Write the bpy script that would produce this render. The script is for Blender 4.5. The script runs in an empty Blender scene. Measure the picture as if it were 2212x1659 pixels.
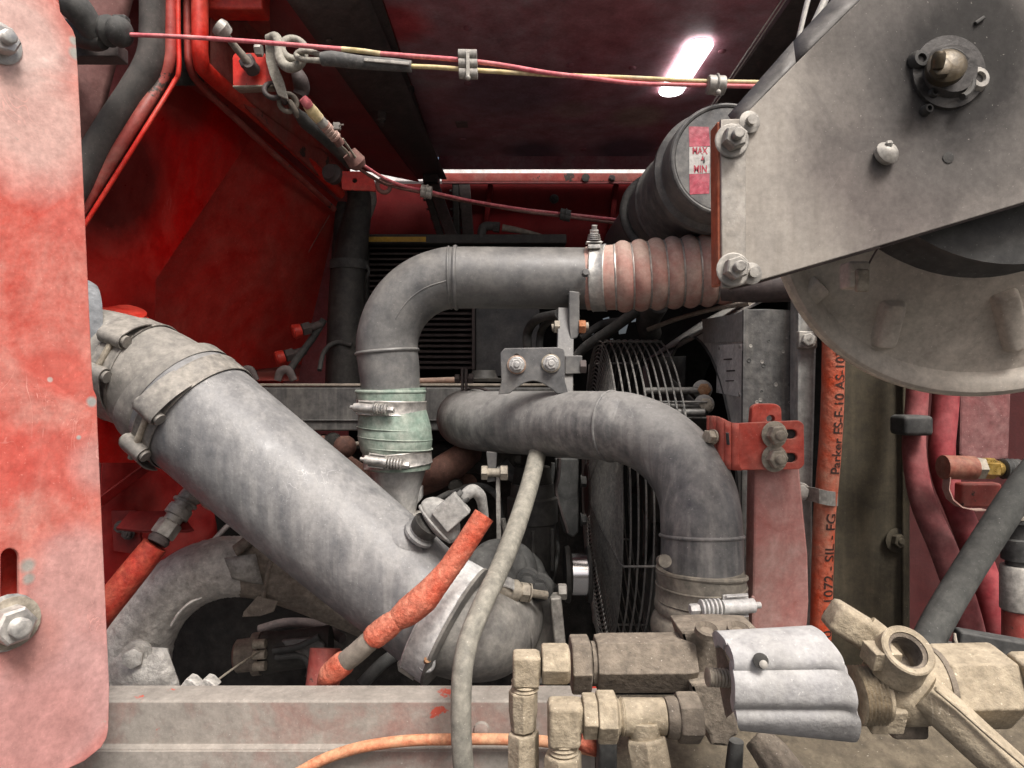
import bpy, bmesh, math, random
from mathutils import Vector, Matrix
random.seed(7)
V = Vector
SC = bpy.context.scene
COL = SC.collection
# ------------------------------------------------------------------ camera, sky, sun, exposure
CAMZ = 1.5
cam = bpy.data.cameras.new('camera'); cam.sensor_width = 36; cam.lens = 24; cam.clip_start = .02; cam.clip_end = 3000
co = bpy.data.objects.new('camera', cam); COL.objects.link(co)
co.location = (0, 0, CAMZ); co.rotation_euler = (math.radians(90), 0, 0)
SC.camera = co
SUN_EL, SUN_AZ = math.radians(56), math.radians(152)      # high, behind the photographer, a little to the right
w = bpy.data.worlds.new('World'); SC.world = w; w.use_nodes = True
nt = w.node_tree; bg = nt.nodes['Background']
sky = nt.nodes.new('ShaderNodeTexSky'); sky.sky_type = 'NISHITA'; sky.sun_disc = False
sky.sun_elevation = SUN_EL; sky.sun_rotation = SUN_AZ; sky.air_density = .7; sky.dust_density = 9.0; sky.ozone_density = 0
nt.links.new(sky.outputs[0], bg.inputs[0]); bg.inputs[1].default_value = .062
sl = bpy.data.lights.new('sun', 'SUN'); sl.energy = 1.5; sl.angle = math.radians(20); sl.color = (1, .985, .965)
so = bpy.data.objects.new('sun', sl); COL.objects.link(so)
sd = V((math.sin(SUN_AZ)*math.cos(SUN_EL), math.cos(SUN_AZ)*math.cos(SUN_EL), math.sin(SUN_EL)))
so.rotation_euler = sd.to_track_quat('Z', 'Y').to_euler(); so.location = (0, -3, 5)
vs = SC.view_settings; vs.view_transform = 'Standard'; vs.look = 'None'; vs.exposure = 1.25; vs.gamma = 1; vs.use_curve_mapping = False
try:
    SC.cycles.max_bounces = 8; SC.cycles.diffuse_bounces = 5; SC.cycles.sample_clamp_indirect = 6
except Exception: pass

# ------------------------------------------------------------------ geometry helpers
K = 1106/.75
def P(x, y, d): return V(((x-1106)/K*d, d, CAMZ-(y-829.5)/K*d))
def basis(a, hint=None):
    a = a.normalized()
    h = hint or (V((0, 0, 1)) if abs(a.z) < .9 else V((1, 0, 0)))
    u = h.cross(a)
    if u.length < 1e-5: u = V((1, 0, 0)).cross(a)
    u.normalize(); v = a.cross(u)
    return u, v, a
def catmull(pts, n=8):
    """pts: list of (Vector, r); smooth samples through them"""
    if len(pts) < 3: 
        return [(pts[0][0].lerp(pts[-1][0], i/n), pts[0][1]+(pts[-1][1]-pts[0][1])*i/n) for i in range(n+1)]
    out = []
    q = [(pts[0][0]*2-pts[1][0], pts[0][1])] + list(pts) + [(pts[-1][0]*2-pts[-2][0], pts[-1][1])]
    for i in range(1, len(q)-2):
        p0, p1, p2, p3 = q[i-1], q[i], q[i+1], q[i+2]
        for k in range(n):
            t = k/n
            f = lambda a, b, c, e: .5*((2*b)+(c-a)*t+(2*a-5*b+4*c-e)*t*t+(3*b-a-3*c+e)*t**3)
            out.append((V([f(p0[0][j], p1[0][j], p2[0][j], p3[0][j]) for j in range(3)]), p1[1]+(p2[1]-p1[1])*t))
    out.append(pts[-1])
    return out
def px(pl, n=8):
    """smooth path from (x, y, depth, radius in px) points"""
    return catmull([(P(x, y, d), r*d/K) for x, y, d, r in pl], n)
class MB:
    def __init__(s): s.v = []; s.f = []
    def ring(s, pts): i = len(s.v); s.v += pts; return list(range(i, i+len(pts)))
    def bridge(s, a, b):
        n = len(a)
        for i in range(n): s.f.append((a[i], a[(i+1) % n], b[(i+1) % n], b[i]))
    def tube(s, path, n=20, cap=True, closed=False, squash=1.0, up=None):
        N = len(path); T = []
        for i in range(N):
            a = path[(i-1) % N if closed else max(i-1, 0)][0]; b = path[(i+1) % N if closed else min(i+1, N-1)][0]
            t = (b-a); T.append(t.normalized() if t.length > 1e-9 else V((0, 0, 1)))
        u, v, _ = basis(T[0], up); R = []
        for i in range(N):
            t = T[i]; u = (u-t*u.dot(t)); u = u.normalized() if u.length > 1e-6 else basis(t)[0]; v = t.cross(u)
            p, r = path[i]
            R.append(s.ring([p+u*(r*math.cos(2*math.pi*k/n))+v*(r*squash*math.sin(2*math.pi*k/n)) for k in range(n)]))
        for i in range(N-1): s.bridge(R[i], R[i+1])
        if closed: s.bridge(R[-1], R[0])
        elif cap: s.f.append(tuple(reversed(R[0]))); s.f.append(tuple(R[-1]))
        return s
    def lathe(s, o, axis, prof, n=24, cap=True):
        u, v, a = basis(axis); R = []
        for h, r in prof:
            R.append(s.ring([o+a*h+u*(max(r, 1e-5)*math.cos(2*math.pi*k/n))+v*(max(r, 1e-5)*math.sin(2*math.pi*k/n)) for k in range(n)]))
        for i in range(len(R)-1): s.bridge(R[i], R[i+1])
        if cap: s.f.append(tuple(reversed(R[0]))); s.f.append(tuple(R[-1]))
        return s
    def cyl(s, a, b, r, n=20, r2=None): return s.lathe(a, b-a, [(0, r), ((b-a).length, r if r2 is None else r2)], n)
    def hexa(s, o, axis, af, h, rot=0., n=6):
        u, v, a = basis(axis); r = af/2/math.cos(math.pi/n)
        c = lambda hh, rr: s.ring([o+a*hh+u*(rr*math.cos(rot+2*math.pi*k/n))+v*(rr*math.sin(rot+2*math.pi*k/n)) for k in range(n)])
        R = [c(0, r*.94), c(h*.07, r), c(h*.9, r), c(h, r*.86)]
        for i in range(3): s.bridge(R[i], R[i+1])
        s.f.append(tuple(reversed(R[0]))); s.f.append(tuple(R[-1])); return s
    def box(s, c, u, v, w):
        """centre and three half-axis vectors"""
        i = len(s.v)
        for a in (-1, 1):
            for b in (-1, 1):
                for e in (-1, 1): s.v.append(c+u*a+v*b+w*e)
        for q in ((0, 1, 3, 2), (4, 6, 7, 5), (0, 4, 5, 1), (2, 3, 7, 6), (0, 2, 6, 4), (1, 5, 7, 3)): s.f.append(tuple(i+k for k in q))
        return s
    def bar(s, a, b, w, h, up=None):
        u, v, t = basis(b-a, up); return s.box((a+b)/2, (b-a)/2, u*w/2, v*h/2)
    def poly(s, pts, ext):
        """polygon (3D points) pushed along ext"""
        a = s.ring(list(pts)); b = s.ring([p+ext for p in pts]); s.bridge(a, b)
        s.f.append(tuple(reversed(a))); s.f.append(tuple(b)); return s
    def prism_strip(s, pts, wid, th):
        """bent strap: pts centre line, wid vector half-width, th thickness vector"""
        R = [s.ring([p-wid-th, p+wid-th, p+wid+th, p-wid+th]) for p in pts]
        for i in range(len(R)-1): s.bridge(R[i], R[i+1])
        s.f.append(tuple(reversed(R[0]))); s.f.append(tuple(R[-1])); return s
    def sphere(s, o, r, n=16, sx=(1, 1, 1)):
        R = []
        for j in range(1, n//2):
            th = math.pi*j/(n//2)
            R.append(s.ring([o+V((r*sx[0]*math.sin(th)*math.cos(2*math.pi*k/n), r*sx[1]*math.sin(th)*math.sin(2*math.pi*k/n), r*sx[2]*math.cos(th))) for k in range(n)]))
        for i in range(len(R)-1): s.bridge(R[i], R[i+1])
        s.f.append(tuple(reversed(R[0]))); s.f.append(tuple(R[-1])); return s
    def torus(s, c, axis, R, r, n=40, m=8, a0=0, a1=2*math.pi):
        u, v, a = basis(axis); full = abs(a1-a0-2*math.pi) < 1e-6
        k = n if full else n+1
        path = [(c+u*(R*math.cos(a0+(a1-a0)*i/n))+v*(R*math.sin(a0+(a1-a0)*i/n)), r) for i in range(k)]
        return s.tube(path, m, True, full)
    def patch(s, c00, c10, c11, c01, nu=8, nv=8, bulge=None):
        G = []
        for j in range(nv+1):
            row = []
            for i in range(nu+1):
                a, b = i/nu, j/nv
                p = c00.lerp(c10, a).lerp(c01.lerp(c11, a), b)
                if bulge: p = p+bulge*(math.sin(math.pi*a)*math.sin(math.pi*b))
                row.append(len(s.v)); s.v.append(p)
            G.append(row)
        for j in range(nv):
            for i in range(nu): s.f.append((G[j][i], G[j][i+1], G[j+1][i+1], G[j+1][i]))
        return s
    def thread(s, a, b, r, pitch, n=14):
        L = (b-a).length; k = max(2, int(L/pitch)); prof = [(0, r*.8)]
        for i in range(k): prof += [(L*(i+.25)/k, r), (L*(i+.75)/k, r*.86)]
        prof.append((L, r*.75)); return s.lathe(a, b-a, prof, n)
    def mesh(s, name, origin, mat, bevel=0, solid=0, smooth=True, ang=38):
        me = bpy.data.meshes.new(name); me.from_pydata([tuple(p-origin) for p in s.v], [], s.f)
        bm = bmesh.new(); bm.from_mesh(me); bmesh.ops.recalc_face_normals(bm, faces=bm.faces); bm.to_mesh(me); bm.free()
        me.materials.append(mat)
        if smooth:
            me.shade_smooth()
            if not bevel: me.set_sharp_from_angle(angle=math.radians(ang))
        return me
def link(name, me, loc=(0, 0, 0), parent=None, bevel=0, solid=0):
    o = bpy.data.objects.new(name, me); COL.objects.link(o); o.location = loc
    if parent: o.parent = parent
    if solid:
        m = o.modifiers.new('solid', 'SOLIDIFY'); m.thickness = solid; m.offset = 0
    if bevel:
        m = o.modifiers.new('bevel', 'BEVEL'); m.width = bevel; m.segments = 2; m.limit_method = 'ANGLE'; m.angle_limit = math.radians(35)
        m = o.modifiers.new('wn', 'WEIGHTED_NORMAL'); m.keep_sharp = False
    return o
def setp(o, label, cat, group=None, kind=None):
    if label: o['label'] = label
    if cat: o['category'] = cat
    if group: o['group'] = group
    if kind: o['kind'] = kind
    return o
def thing(name, label, cat, loc, group=None):
    o = bpy.data.objects.new(name, None); COL.objects.link(o); o.location = loc; o.empty_display_size = .02
    return setp(o, label, cat, group)
def wloc(p):
    l = V(p.location)
    while p.parent: p = p.parent; l = l+V(p.location)
    return l
def part(name, mb, mat, parent, bevel=0, solid=0, label=None, kind=None, ang=38):
    me = mb.mesh(name, wloc(parent), mat, bevel, solid, ang=ang); o = link(name, me, (0, 0, 0), parent, bevel, solid)
    return setp(o, label, None, None, kind)
def solo(name, mb, mat, label, cat, group=None, bevel=0, solid=0, kind=None):
    c = V((0, 0, 0))
    for p in mb.v: c += p
    c /= len(mb.v)
    return setp(link(name, mb.mesh(name, c, mat, bevel, solid), c, None, bevel, solid), label, cat, group, kind)
def copy_tree(o, parent=None):
    c = o.copy(); COL.objects.link(c); c.parent = parent
    for ch in list(o.children): copy_tree(ch, c)
    return c
class Pl:
    """a plane; at(x, y) gives the point of it seen at that place in the picture"""
    def __init__(s, o, n=(0, -1, 0)):
        s.o = o; s.n = V(n).normalized(); s.u = V((0, 0, 1)).cross(s.n)
        s.u = s.u.normalized() if s.u.length > 1e-4 else V((1, 0, 0)); s.v = s.n.cross(s.u)
    def at(s, x, y, off=0.):
        c = V((0, 0, CAMZ)); r = P(x, y, 1)-c
        return c+r*((s.o+s.n*off-c).dot(s.n)/r.dot(s.n))
    def uv(s, p): return ((p-s.o).dot(s.u), (p-s.o).dot(s.v))
    def M(s, off=0.): 
        m = Matrix((s.u, s.v, s.n)).transposed().to_4x4(); m.translation = s.o+s.n*off; return m
def fillet(pts, r, n=4):
    out = []; N = len(pts)
    for i in range(N):
        rr = r[i] if isinstance(r, (list, tuple)) else r
        a, b, c = V(pts[i-1]), V(pts[i]), V(pts[(i+1) % N])
        if rr <= 0: out.append(tuple(b)); continue
        d1, d2 = (a-b), (c-b); k = min(rr, d1.length*.45, d2.length*.45)
        p, q = b+d1.normalized()*k, b+d2.normalized()*k
        for j in range(n+1):
            t = j/n; out.append(tuple(p*(1-t)**2+b*2*t*(1-t)+q*t*t))
    return out
def oval(cx, cy, rx, ry, n=20, rot=0): 
    return [(cx+rx*math.cos(a)*math.cos(rot)-ry*math.sin(a)*math.sin(rot), cy+rx*math.cos(a)*math.sin(rot)+ry*math.sin(a)*math.cos(rot)) for a in [2*math.pi*i/n for i in range(n)]]
def slot(x0, y0, x1, y1, r, n=8):
    a = math.atan2(y1-y0, x1-x0)
    return [(x1+r*math.cos(a-math.pi/2+math.pi*i/n), y1+r*math.sin(a-math.pi/2+math.pi*i/n)) for i in range(n+1)] + [(x0+r*math.cos(a+math.pi/2+math.pi*i/n), y0+r*math.sin(a+math.pi/2+math.pi*i/n)) for i in range(n+1)]
DG = None
def flat(loops, mtx, thick, bev):
    """filled 2D outline with holes, given real thickness; world-space verts"""
    c = bpy.data.curves.new('tmp', 'CURVE'); c.dimensions = '2D'; c.fill_mode = 'BOTH'
    b = min(bev, thick*.3); c.extrude = thick/2-b; c.bevel_depth = b; c.bevel_resolution = 1; c.offset = -b if b else 0
    for L in loops:
        sp = c.splines.new('POLY'); sp.points.add(len(L)-1); sp.use_cyclic_u = True
        for i, (a, e) in enumerate(L): sp.points[i].co = (a, e, 0, 1)
    o = bpy.data.objects.new('tmp', c); COL.objects.link(o)
    dg = bpy.context.evaluated_depsgraph_get(); me = bpy.data.meshes.new_from_object(o.evaluated_get(dg))
    bpy.data.objects.remove(o); bpy.data.curves.remove(c)
    mb = MB(); mb.v = [mtx @ v.co for v in me.vertices]; mb.f = [tuple(p.vertices) for p in me.polygons]
    bpy.data.meshes.remove(me); return mb
def plate(pl, outline, holes=(), thick=.004, bev=.0008):
    """sheet cut out on a plane; outlines in picture coordinates, front face on the plane"""
    q = lambda L: [pl.uv(pl.at(x, y)) for x, y in L]
    return flat([q(outline)]+[q(h) for h in holes], pl.M(-thick/2), thick, bev)
def text_mb(body, size, bold=0.):
    c = bpy.data.curves.new('tmp', 'FONT'); c.body = body; c.size = size; c.offset = bold
    o = bpy.data.objects.new('tmp', c); COL.objects.link(o)
    dg = bpy.context.evaluated_depsgraph_get(); me = bpy.data.meshes.new_from_object(o.evaluated_get(dg))
    bpy.data.objects.remove(o); bpy.data.curves.remove(c); return me

# ------------------------------------------------------------------ materials
def M(name, base, dust=None, amt=.4, rough=.6, metal=0., sc=7., streak=0., speck=0., chip=None, chipamt=.3, bump=.15, bsc=90., up=.25, spots=(), var=.35, spec=.4, scr=0., sdir=(1, 1, .06)):
    m = bpy.data.materials.new(name); m.use_nodes = True; T = m.node_tree; N = T.nodes; L = T.links
    bs = N['Principled BSDF']
    def nd(t, **kw):
        n = N.new('ShaderNode'+t)
        for k, v in kw.items(): setattr(n, k, v)
        return n
    def math_(op, a, b=None, cl=False):
        n = nd('Math', operation=op, use_clamp=cl)
        for i, q in enumerate((a, b)):
            if q is None: continue
            if isinstance(q, (int, float)): n.inputs[i].default_value = q
            else: L.new(q, n.inputs[i])
        return n.outputs[0]
    def rng(x, a, b, c=0., e=1.):
        n = nd('MapRange'); n.clamp = True; L.new(x, n.inputs[0])
        for i, q in enumerate((a, b, c, e)): n.inputs[i+1].default_value = q
        return n.outputs[0]
    def noise(vec, s, det=5., ro=.6, dis=0.):
        n = nd('TexNoise'); L.new(vec, n.inputs['Vector']); n.inputs['Scale'].default_value = s; n.inputs['Detail'].default_value = det
        n.inputs['Roughness'].default_value = ro; n.inputs['Distortion'].default_value = dis; return n.outputs[0]
    def mix(f, a, b, bt='MIX'):
        n = nd('Mix', data_type='RGBA', blend_type=bt)
        if isinstance(f, (int, float)): n.inputs[0].default_value = f
        else: L.new(f, n.inputs[0])
        for i, q in ((6, a), (7, b)):
            if isinstance(q, tuple): n.inputs[i].default_value = q+(1,)
            else: L.new(q, n.inputs[i])
        return n.outputs[2]
    tc = nd('TexCoord'); vec = tc.outputs['Object']
    n1 = noise(vec, sc, 10, .72, .7); n2 = noise(vec, sc*6.3, 6, .65)
    dust = dust or base
    th = .63-amt*.3
    f = rng(math_('ADD', math_('MULTIPLY', n1, .72), math_('MULTIPLY', n2, .28)), th-.15, th+.15)
    if up:
        g = nd('NewGeometry'); sx = nd('SeparateXYZ'); L.new(g.outputs['Normal'], sx.inputs[0])
        f = math_('ADD', f, math_('MULTIPLY', rng(sx.outputs[2], .1, .95), up), True)
    if streak:
        mp = nd('Mapping'); L.new(vec, mp.inputs[0]); mp.inputs['Scale'].default_value = sdir
        ns = noise(mp.outputs[0], 75, 3, .6)
        f = math_('ADD', f, math_('MULTIPLY', rng(ns, .5, .68), streak), True)
        f = math_('SUBTRACT', f, math_('MULTIPLY', rng(ns, .46, .32), streak*.4), True)
    c = mix(f, base, dust)
    for (ctr, rad, colr, stn) in spots:          # stains and painted light patches with a place and shape of their own
        vd = nd('VectorMath', operation='DISTANCE'); L.new(vec, vd.inputs[0]); vd.inputs[1].default_value = tuple(ctr)
        dd = math_('ADD', vd.outputs['Value'], math_('MULTIPLY', math_('SUBTRACT', n1, .5), rad*1.3))
        c = mix(math_('MULTIPLY', rng(dd, rad, rad*.5), stn), c, colr)
    nf = noise(vec, 170, 3, .7)
    vv = math_('MULTIPLY', rng(n2, .3, .7, 1-var, 1+var*.55), rng(nf, .3, .7, .86, 1.12))
    cm = nd('CombineColor'); [L.new(vv, cm.inputs[i]) for i in range(3)]
    c = mix(1., c, cm.outputs[0], 'MULTIPLY')
    if scr:                                      # fine crossing scratches and dried drips
        ms = noise(vec, 9, 2, .5)
        for k_, (s_, w_) in enumerate(((21, .0022), (33, .0016))):
            mp2 = nd('Mapping'); L.new(vec, mp2.inputs[0]); mp2.inputs['Scale'].default_value = ((1, 1, .35), (.4, .4, 1))[k_]; mp2.inputs['Location'].default_value = (k_*3.1, 0, 0)
            q_ = math_('ABSOLUTE', math_('SUBTRACT', noise(mp2.outputs[0], s_, 3, .55, 1.2), .5))
            c = mix(math_('MULTIPLY', math_('MULTIPLY', rng(q_, w_*1.6, w_*.5), rng(ms, .53, .66)), scr*.7), c, tuple(min(1, q*1.35+.10) for q in dust) if k_ == 0 else tuple(q*.45 for q in base))
    if chip:
        n3 = noise(vec, sc*2.6, 8, .7)
        cf = rng(n3, .74-chipamt*.22, .75-chipamt*.22+.012); c = mix(cf, c, chip)
    if speck:
        n4 = noise(vec, 420, 2, .5); c = mix(math_('MULTIPLY', rng(n4, .69, .75), speck*.8), c, tuple(min(1, q*1.7+.12) for q in dust))
        n5 = noise(vec, 260, 3, .6); c = mix(math_('MULTIPLY', rng(n5, .67, .74), speck*.6), c, tuple(q*.35 for q in base))
    L.new(c, bs.inputs['Base Color'])
    L.new(math_('ADD', rng(n2, .3, .7, rough-.1, rough+.1), math_('MULTIPLY', f, .12), True), bs.inputs['Roughness'])
    if metal: L.new(rng(f, 0, 1, metal, metal*.25), bs.inputs['Metallic'])
    bs.inputs['Specular IOR Level'].default_value = spec
    if bump:
        bp = nd('Bump'); bp.inputs['Strength'].default_value = bump; bp.inputs['Distance'].default_value = .004
        L.new(math_('ADD', noise(vec, bsc, 5, .6), math_('MULTIPLY', n1, .4)), bp.inputs['Height']); L.new(bp.outputs[0], bs.inputs['Normal'])
    return m
def plain(name, c, rough=.6, metal=0, emit=0):
    m = bpy.data.materials.new(name); m.use_nodes = True; b = m.node_tree.nodes['Principled BSDF']
    b.inputs['Base Color'].default_value = c+(1,); b.inputs['Roughness'].default_value = rough; b.inputs['Metallic'].default_value = metal
    if emit: b.inputs['Emission Color'].default_value = c+(1,); b.inputs['Emission Strength'].default_value = emit
    return m
DUST = (.36, .32, .26)
PALE = (.46, .44, .41)
Y_ = V((0, -1, 0)); Z_ = V((0, 0, 1)); X_ = V((1, 0, 0))
def F(d): return Pl(V((0, d, CAMZ)))                     # plane facing the photographer at depth d
def bolt(parent, p, axis, af, h, mat, flange=1.25, stub=.5, name='bolt', label=None, rot=.3, hollow=False, wash=None):
    """washer, hexagon and rounded shank end as one fastener"""
    a = axis.normalized(); mb = MB(); t = .002
    if flange: mb.lathe(p, a, [(0, af*flange*.56), (t*.7, af*flange*.58), (t, af*flange*.54)], 20)
    mb.hexa(p+a*t, a, af, h, rot)
    if stub: 
        r = af*.29
        if hollow: mb.lathe(p+a*(t+h*.8), a, [(0, r), (stub*h, r), (stub*h+.0012, r*.86), (stub*h, r*.6), (stub*h-.002, r*.5)], 14)
        else: mb.thread(p+a*(t+h*.8), p+a*(t+h*(.8+stub)), r, .0014)
    return part(name, mb, mat, parent, ang=30, label=label)
RED = (.50, .014, .010); RDUST = (.36, .14, .105)
m_bulk0 = M('red_enamel_dull', (.56, .005, .004), (.30, .07, .05), .2, .42, sc=3.2, up=.5, speck=.25, bump=.05, var=.28, spec=.45)
m_bulk2 = M('red_enamel_dusty', (.40, .03, .024), (.23, .105, .085), .45, .5, sc=6, up=.3, speck=.5, chip=(.045, .034, .028), chipamt=.62, bump=.18)
m_hem = M('red_enamel_bright', (.66, .022, .012), (.42, .10, .07), .2, .4, sc=8, up=.15, speck=.3, chip=(.07, .04, .03), chipamt=.42, bump=.08)
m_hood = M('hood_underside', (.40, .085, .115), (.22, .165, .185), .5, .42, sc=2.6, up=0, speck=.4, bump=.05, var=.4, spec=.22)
m_rib = M('sooty_steel', (.055, .045, .045), (.10, .08, .075), .4, .6, sc=9, up=.3, speck=.4)
m_black = M('black_plastic', (.02, .02, .02), (.07, .067, .06), .35, .55, sc=11, up=.4, speck=.3)
m_rub = M('black_rubber', (.028, .029, .029), (.10, .10, .095), .4, .65, sc=8, up=.35, speck=.4, bump=.1)
m_gal = M('dull_galvanised', (.30, .29, .27), (.42, .40, .36), .45, .5, .55, sc=16, up=.2, speck=.4)
m_zinc = M('bright_zinc', (.62, .62, .60), (.50, .48, .44), .35, .38, .8, sc=18, up=.1, speck=.3, bump=.08)
m_tan = M('dusty_bolt', (.26, .23, .19), (.40, .36, .29), .55, .65, .3, sc=20, up=.2, speck=.4)

# ---- ground under the truck, far enough to reach the horizon
mb = MB(); g = 900.
mb.box(V((0, 0, -.05)), V((g, 0, 0)), V((0, g, 0)), V((0, 0, .05)))
o = solo('ground', mb, M('asphalt', (.05, .05, .052), (.075, .072, .068), .5, .9, sc=3, up=0), None, None, kind='structure')

# ---- hood: the raised engine cover seen from below
HZ = CAMZ+.66
H = Pl(V((0, 0, HZ)), (0, 0, -1))
hood = thing('hood', 'dark red underside of the engine hood spanning the top of the picture', 'hood', (0, 1.4, HZ))
_h = V((0, 1.4, HZ))
m_h = M('hood_underside_stains_and_light', (.50, .15, .19), (.34, .265, .295), .5, .42, sc=2.6, up=0, speck=.4, bump=.05, var=.4, spec=.22, spots=[(H.at(x, y)-_h, r_, c_, k_) for x, y, r_, c_, k_ in ((1235, 238, .06, (.42, .30, .28), .6), (1380, 252, .08, (.42, .33, .26), .6), (850, 50, .09, (.52, .05, .06), .8), (1300, 40, .16, (.40, .12, .14), .6), (1100, 200, .16, (.20, .15, .19), .7), (1150, 325, .10, (.12, .09, .12), .8), (1350, 322, .12, (.12, .09, .12), .8), (1000, 310, .08, (.26, .12, .14), .6))])  # the two palest spots are pools of light painted into the hood colour
def hp(x, y): return H.at(x, y)
XL, XS, XR = -.222, hp(1640, 80).x, 1.3
YB = hp(1100, 340).y; YF = 1.08
mb = MB(); mb.box(V(((XL+XS)/2, (YB+YF)/2, HZ+.015)), V(((XS-XL)/2, 0, 0)), V((0, (YB-YF)/2, 0)), V((0, 0, .015)))
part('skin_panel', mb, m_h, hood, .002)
mb = MB(); x0 = XS+.010
mb.box(V(((x0+XR)/2, (YB+YF)/2, HZ+.015)), V(((XR-x0)/2, 0, 0)), V((0, (YB-YF)/2, 0)), V((0, 0, .015)))
part('skin_panel', mb, m_rib, hood, .002, label='sooty black strip of hood beyond the bright slit')
mb = MB(); mb.box(V((-.95, (YB+YF)/2, HZ+.017)), V((.727, 0, 0)), V((0, (YB-YF)/2, 0)), V((0, 0, .015)))
part('skin_panel', mb, m_bulk2, hood, .002)
# rear lip that hangs from the hood, in front of the slit of daylight
mb = MB(); a, b = P(948, 338, YB-.004), P(1500, 338, YB-.004); mb.bar(a-Z_*.018, b-Z_*.018, .012, .038)
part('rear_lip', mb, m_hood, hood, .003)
# stamped line and bolts of the skin
mb = MB(); mb.bar(hp(985, 268)-Z_*.001, hp(1010, 268)-Z_*.001, .04, .003); part('patch', mb, M('scuffed_patch', (.16, .10, .10), (.24, .17, .16), .5, .6, sc=30, up=0), hood, .002)

# hanging beam at the left edge of the hood
beam = thing('hood_beam', 'sooty black channel running front to back along the left of the hood', 'beam', (XL, 1.5, HZ), None)
y1, y2 = 1.05, 2.02
A0, A1 = V((XL, y1, HZ-.002)), V((XL, y2, HZ-.002))
low0, low1 = V((XL-.06, y1, HZ-.055)), P(905, 384, y2)
mb = MB()
for (q, r_) in ((A0, low0), (A1, low1)): pass
mb.poly([A0, A1, A1+V((-.02, 0, -.012)), A0+V((-.02, 0, -.012))], V((-.004, 0, .004)))
part('flange', mb, m_rib, beam, .001)
L0, L1 = A0+V((-.02, 0, -.013)), P(962, 386, y2)
mb = MB(); mb.patch(L0, P(965, 386, y2), P(900, 386, y2), V((-.36, y1, HZ-.05)), 10, 6, V((0, 0, -.012)))
part('web', mb, m_rib, beam, 0, .004)
for x, y, d in ((877, 215, 1.52), (822, 262, 1.52), (709, 82, 1.22)):
    p = P(x, y, d); mb = MB(); mb.lathe(p+V((0, 0, .03)), V((.1, -.3, -1)), [(0, .018), (.012, .018), (.014, .011), (.034, .011), (.036, .006), (.044, .006)], 18)
    part('bolt', mb, m_rib, beam)
mb = MB(); mb.box(P(932, 378, 2.0), X_*.022, V((0, .03, 0)), Z_*.03); part('latch', mb, m_black, beam, .004)

# curved red roof corner between beam and bulkhead
m_corner = M('red_roof_corner', (.32, .045, .048), (.20, .09, .09), .45, .45, sc=4, up=0, speck=.3, bump=.05)
mb = MB(); mb.patch(P(450, -90, 1.15), V((-.33, 1.08, HZ-.03)), P(905, 392, 2.04), P(757, 362, 1.84), 14, 16, V((-.02, -.03, -.01)))
solo('roof_corner', mb, m_corner, 'dark red curved roof corner behind the chain and cable end', 'roof panel', solid=.004)

# ---- daylight slit and cross beam at the back
xb = thing('rear_cross_beam', 'thin dusty red cross beam under the slit of daylight at the back', 'beam', P(1160, 388, 2.06))
a, b = P(955, 386, 2.06), P(1420, 386, 2.06)
mb = MB(); mb.bar(a, b, .03, .026); part('beam', mb, m_bulk2, xb, .002)
mb = MB(); mb.bar(P(955, 395, 2.045), P(1420, 395, 2.045), .004, .006); part('lip', mb, m_corner, xb, .001)
mb = MB(); mb.lathe(P(1265, 384, 2.043), Y_, [(0, .012), (.003, .012)], 16); part('plug', mb, m_black, xb)
for x in (1322,): bolt(xb, P(x, 385, 2.043), Y_, .014, .006, m_rib, stub=0)
m_wall = M('rear_red_panel', (.16, .006, .008), (.09, .016, .016), .4, .6, sc=3, up=0, speck=0, bump=.05, spec=.1)
W = F(2.09)
holes = [[(1302, 688), (1316, 684), (1318, 694), (1306, 697)], [(1319, 706), (1327, 705), (1326, 722), (1320, 721)], [(1336, 698), (1358, 698), (1352, 720), (1337, 722)],
         [(1361, 690), (1377, 676), (1376, 694), (1364, 696)], [(1262, 715), (1280, 711), (1283, 722), (1264, 726)], [(1264, 735), (1276, 734), (1277, 740), (1264, 740)], [(1318, 732), (1325, 731), (1325, 739), (1319, 739)]]
bw = thing('rear_wall', 'dark red wall at the back of the engine bay with small gaps of daylight', 'wall', (0, 2.09, 1.5))
part('panel', plate(W, [(380, 397), (2100, 397), (2100, 560), (380, 560)], [], .006), m_wall, bw)
m_shade = M('shade_black', (.010, .010, .010), (.018, .017, .016), .3, .9, sc=6, up=0, speck=.1, spec=.03)  # near-black colour stands for the shade deep in the bay
part('firewall', plate(F(2.095), [(100, 556), (2200, 556), (2200, 1760), (100, 1760)], holes, .006), m_shade, bw)
for x in (1060, 1330):
    mb = MB(); mb.bar(P(x, 400, 2.082), P(x-14, 520, 2.082), .03, .016); part('stiffener', mb, m_wall, bw, .003)
bolt(bw, P(1197, 430, 2.088), Y_, .02, .012, m_black)
# added white panel behind the bay so the slit of sky reads bright
mb = MB(); mb.box(P(1010, 385, 3.6), X_*.95, Y_*.1, Z_*.05)
solo('white_backdrop', mb, M('white_red_paint', (.88, .84, .83), (.85, .83, .82), .5, .5, sc=3, up=0), 'added pale panel behind the slit under the hood, standing in for bright sky', 'backdrop', bevel=.01)
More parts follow.
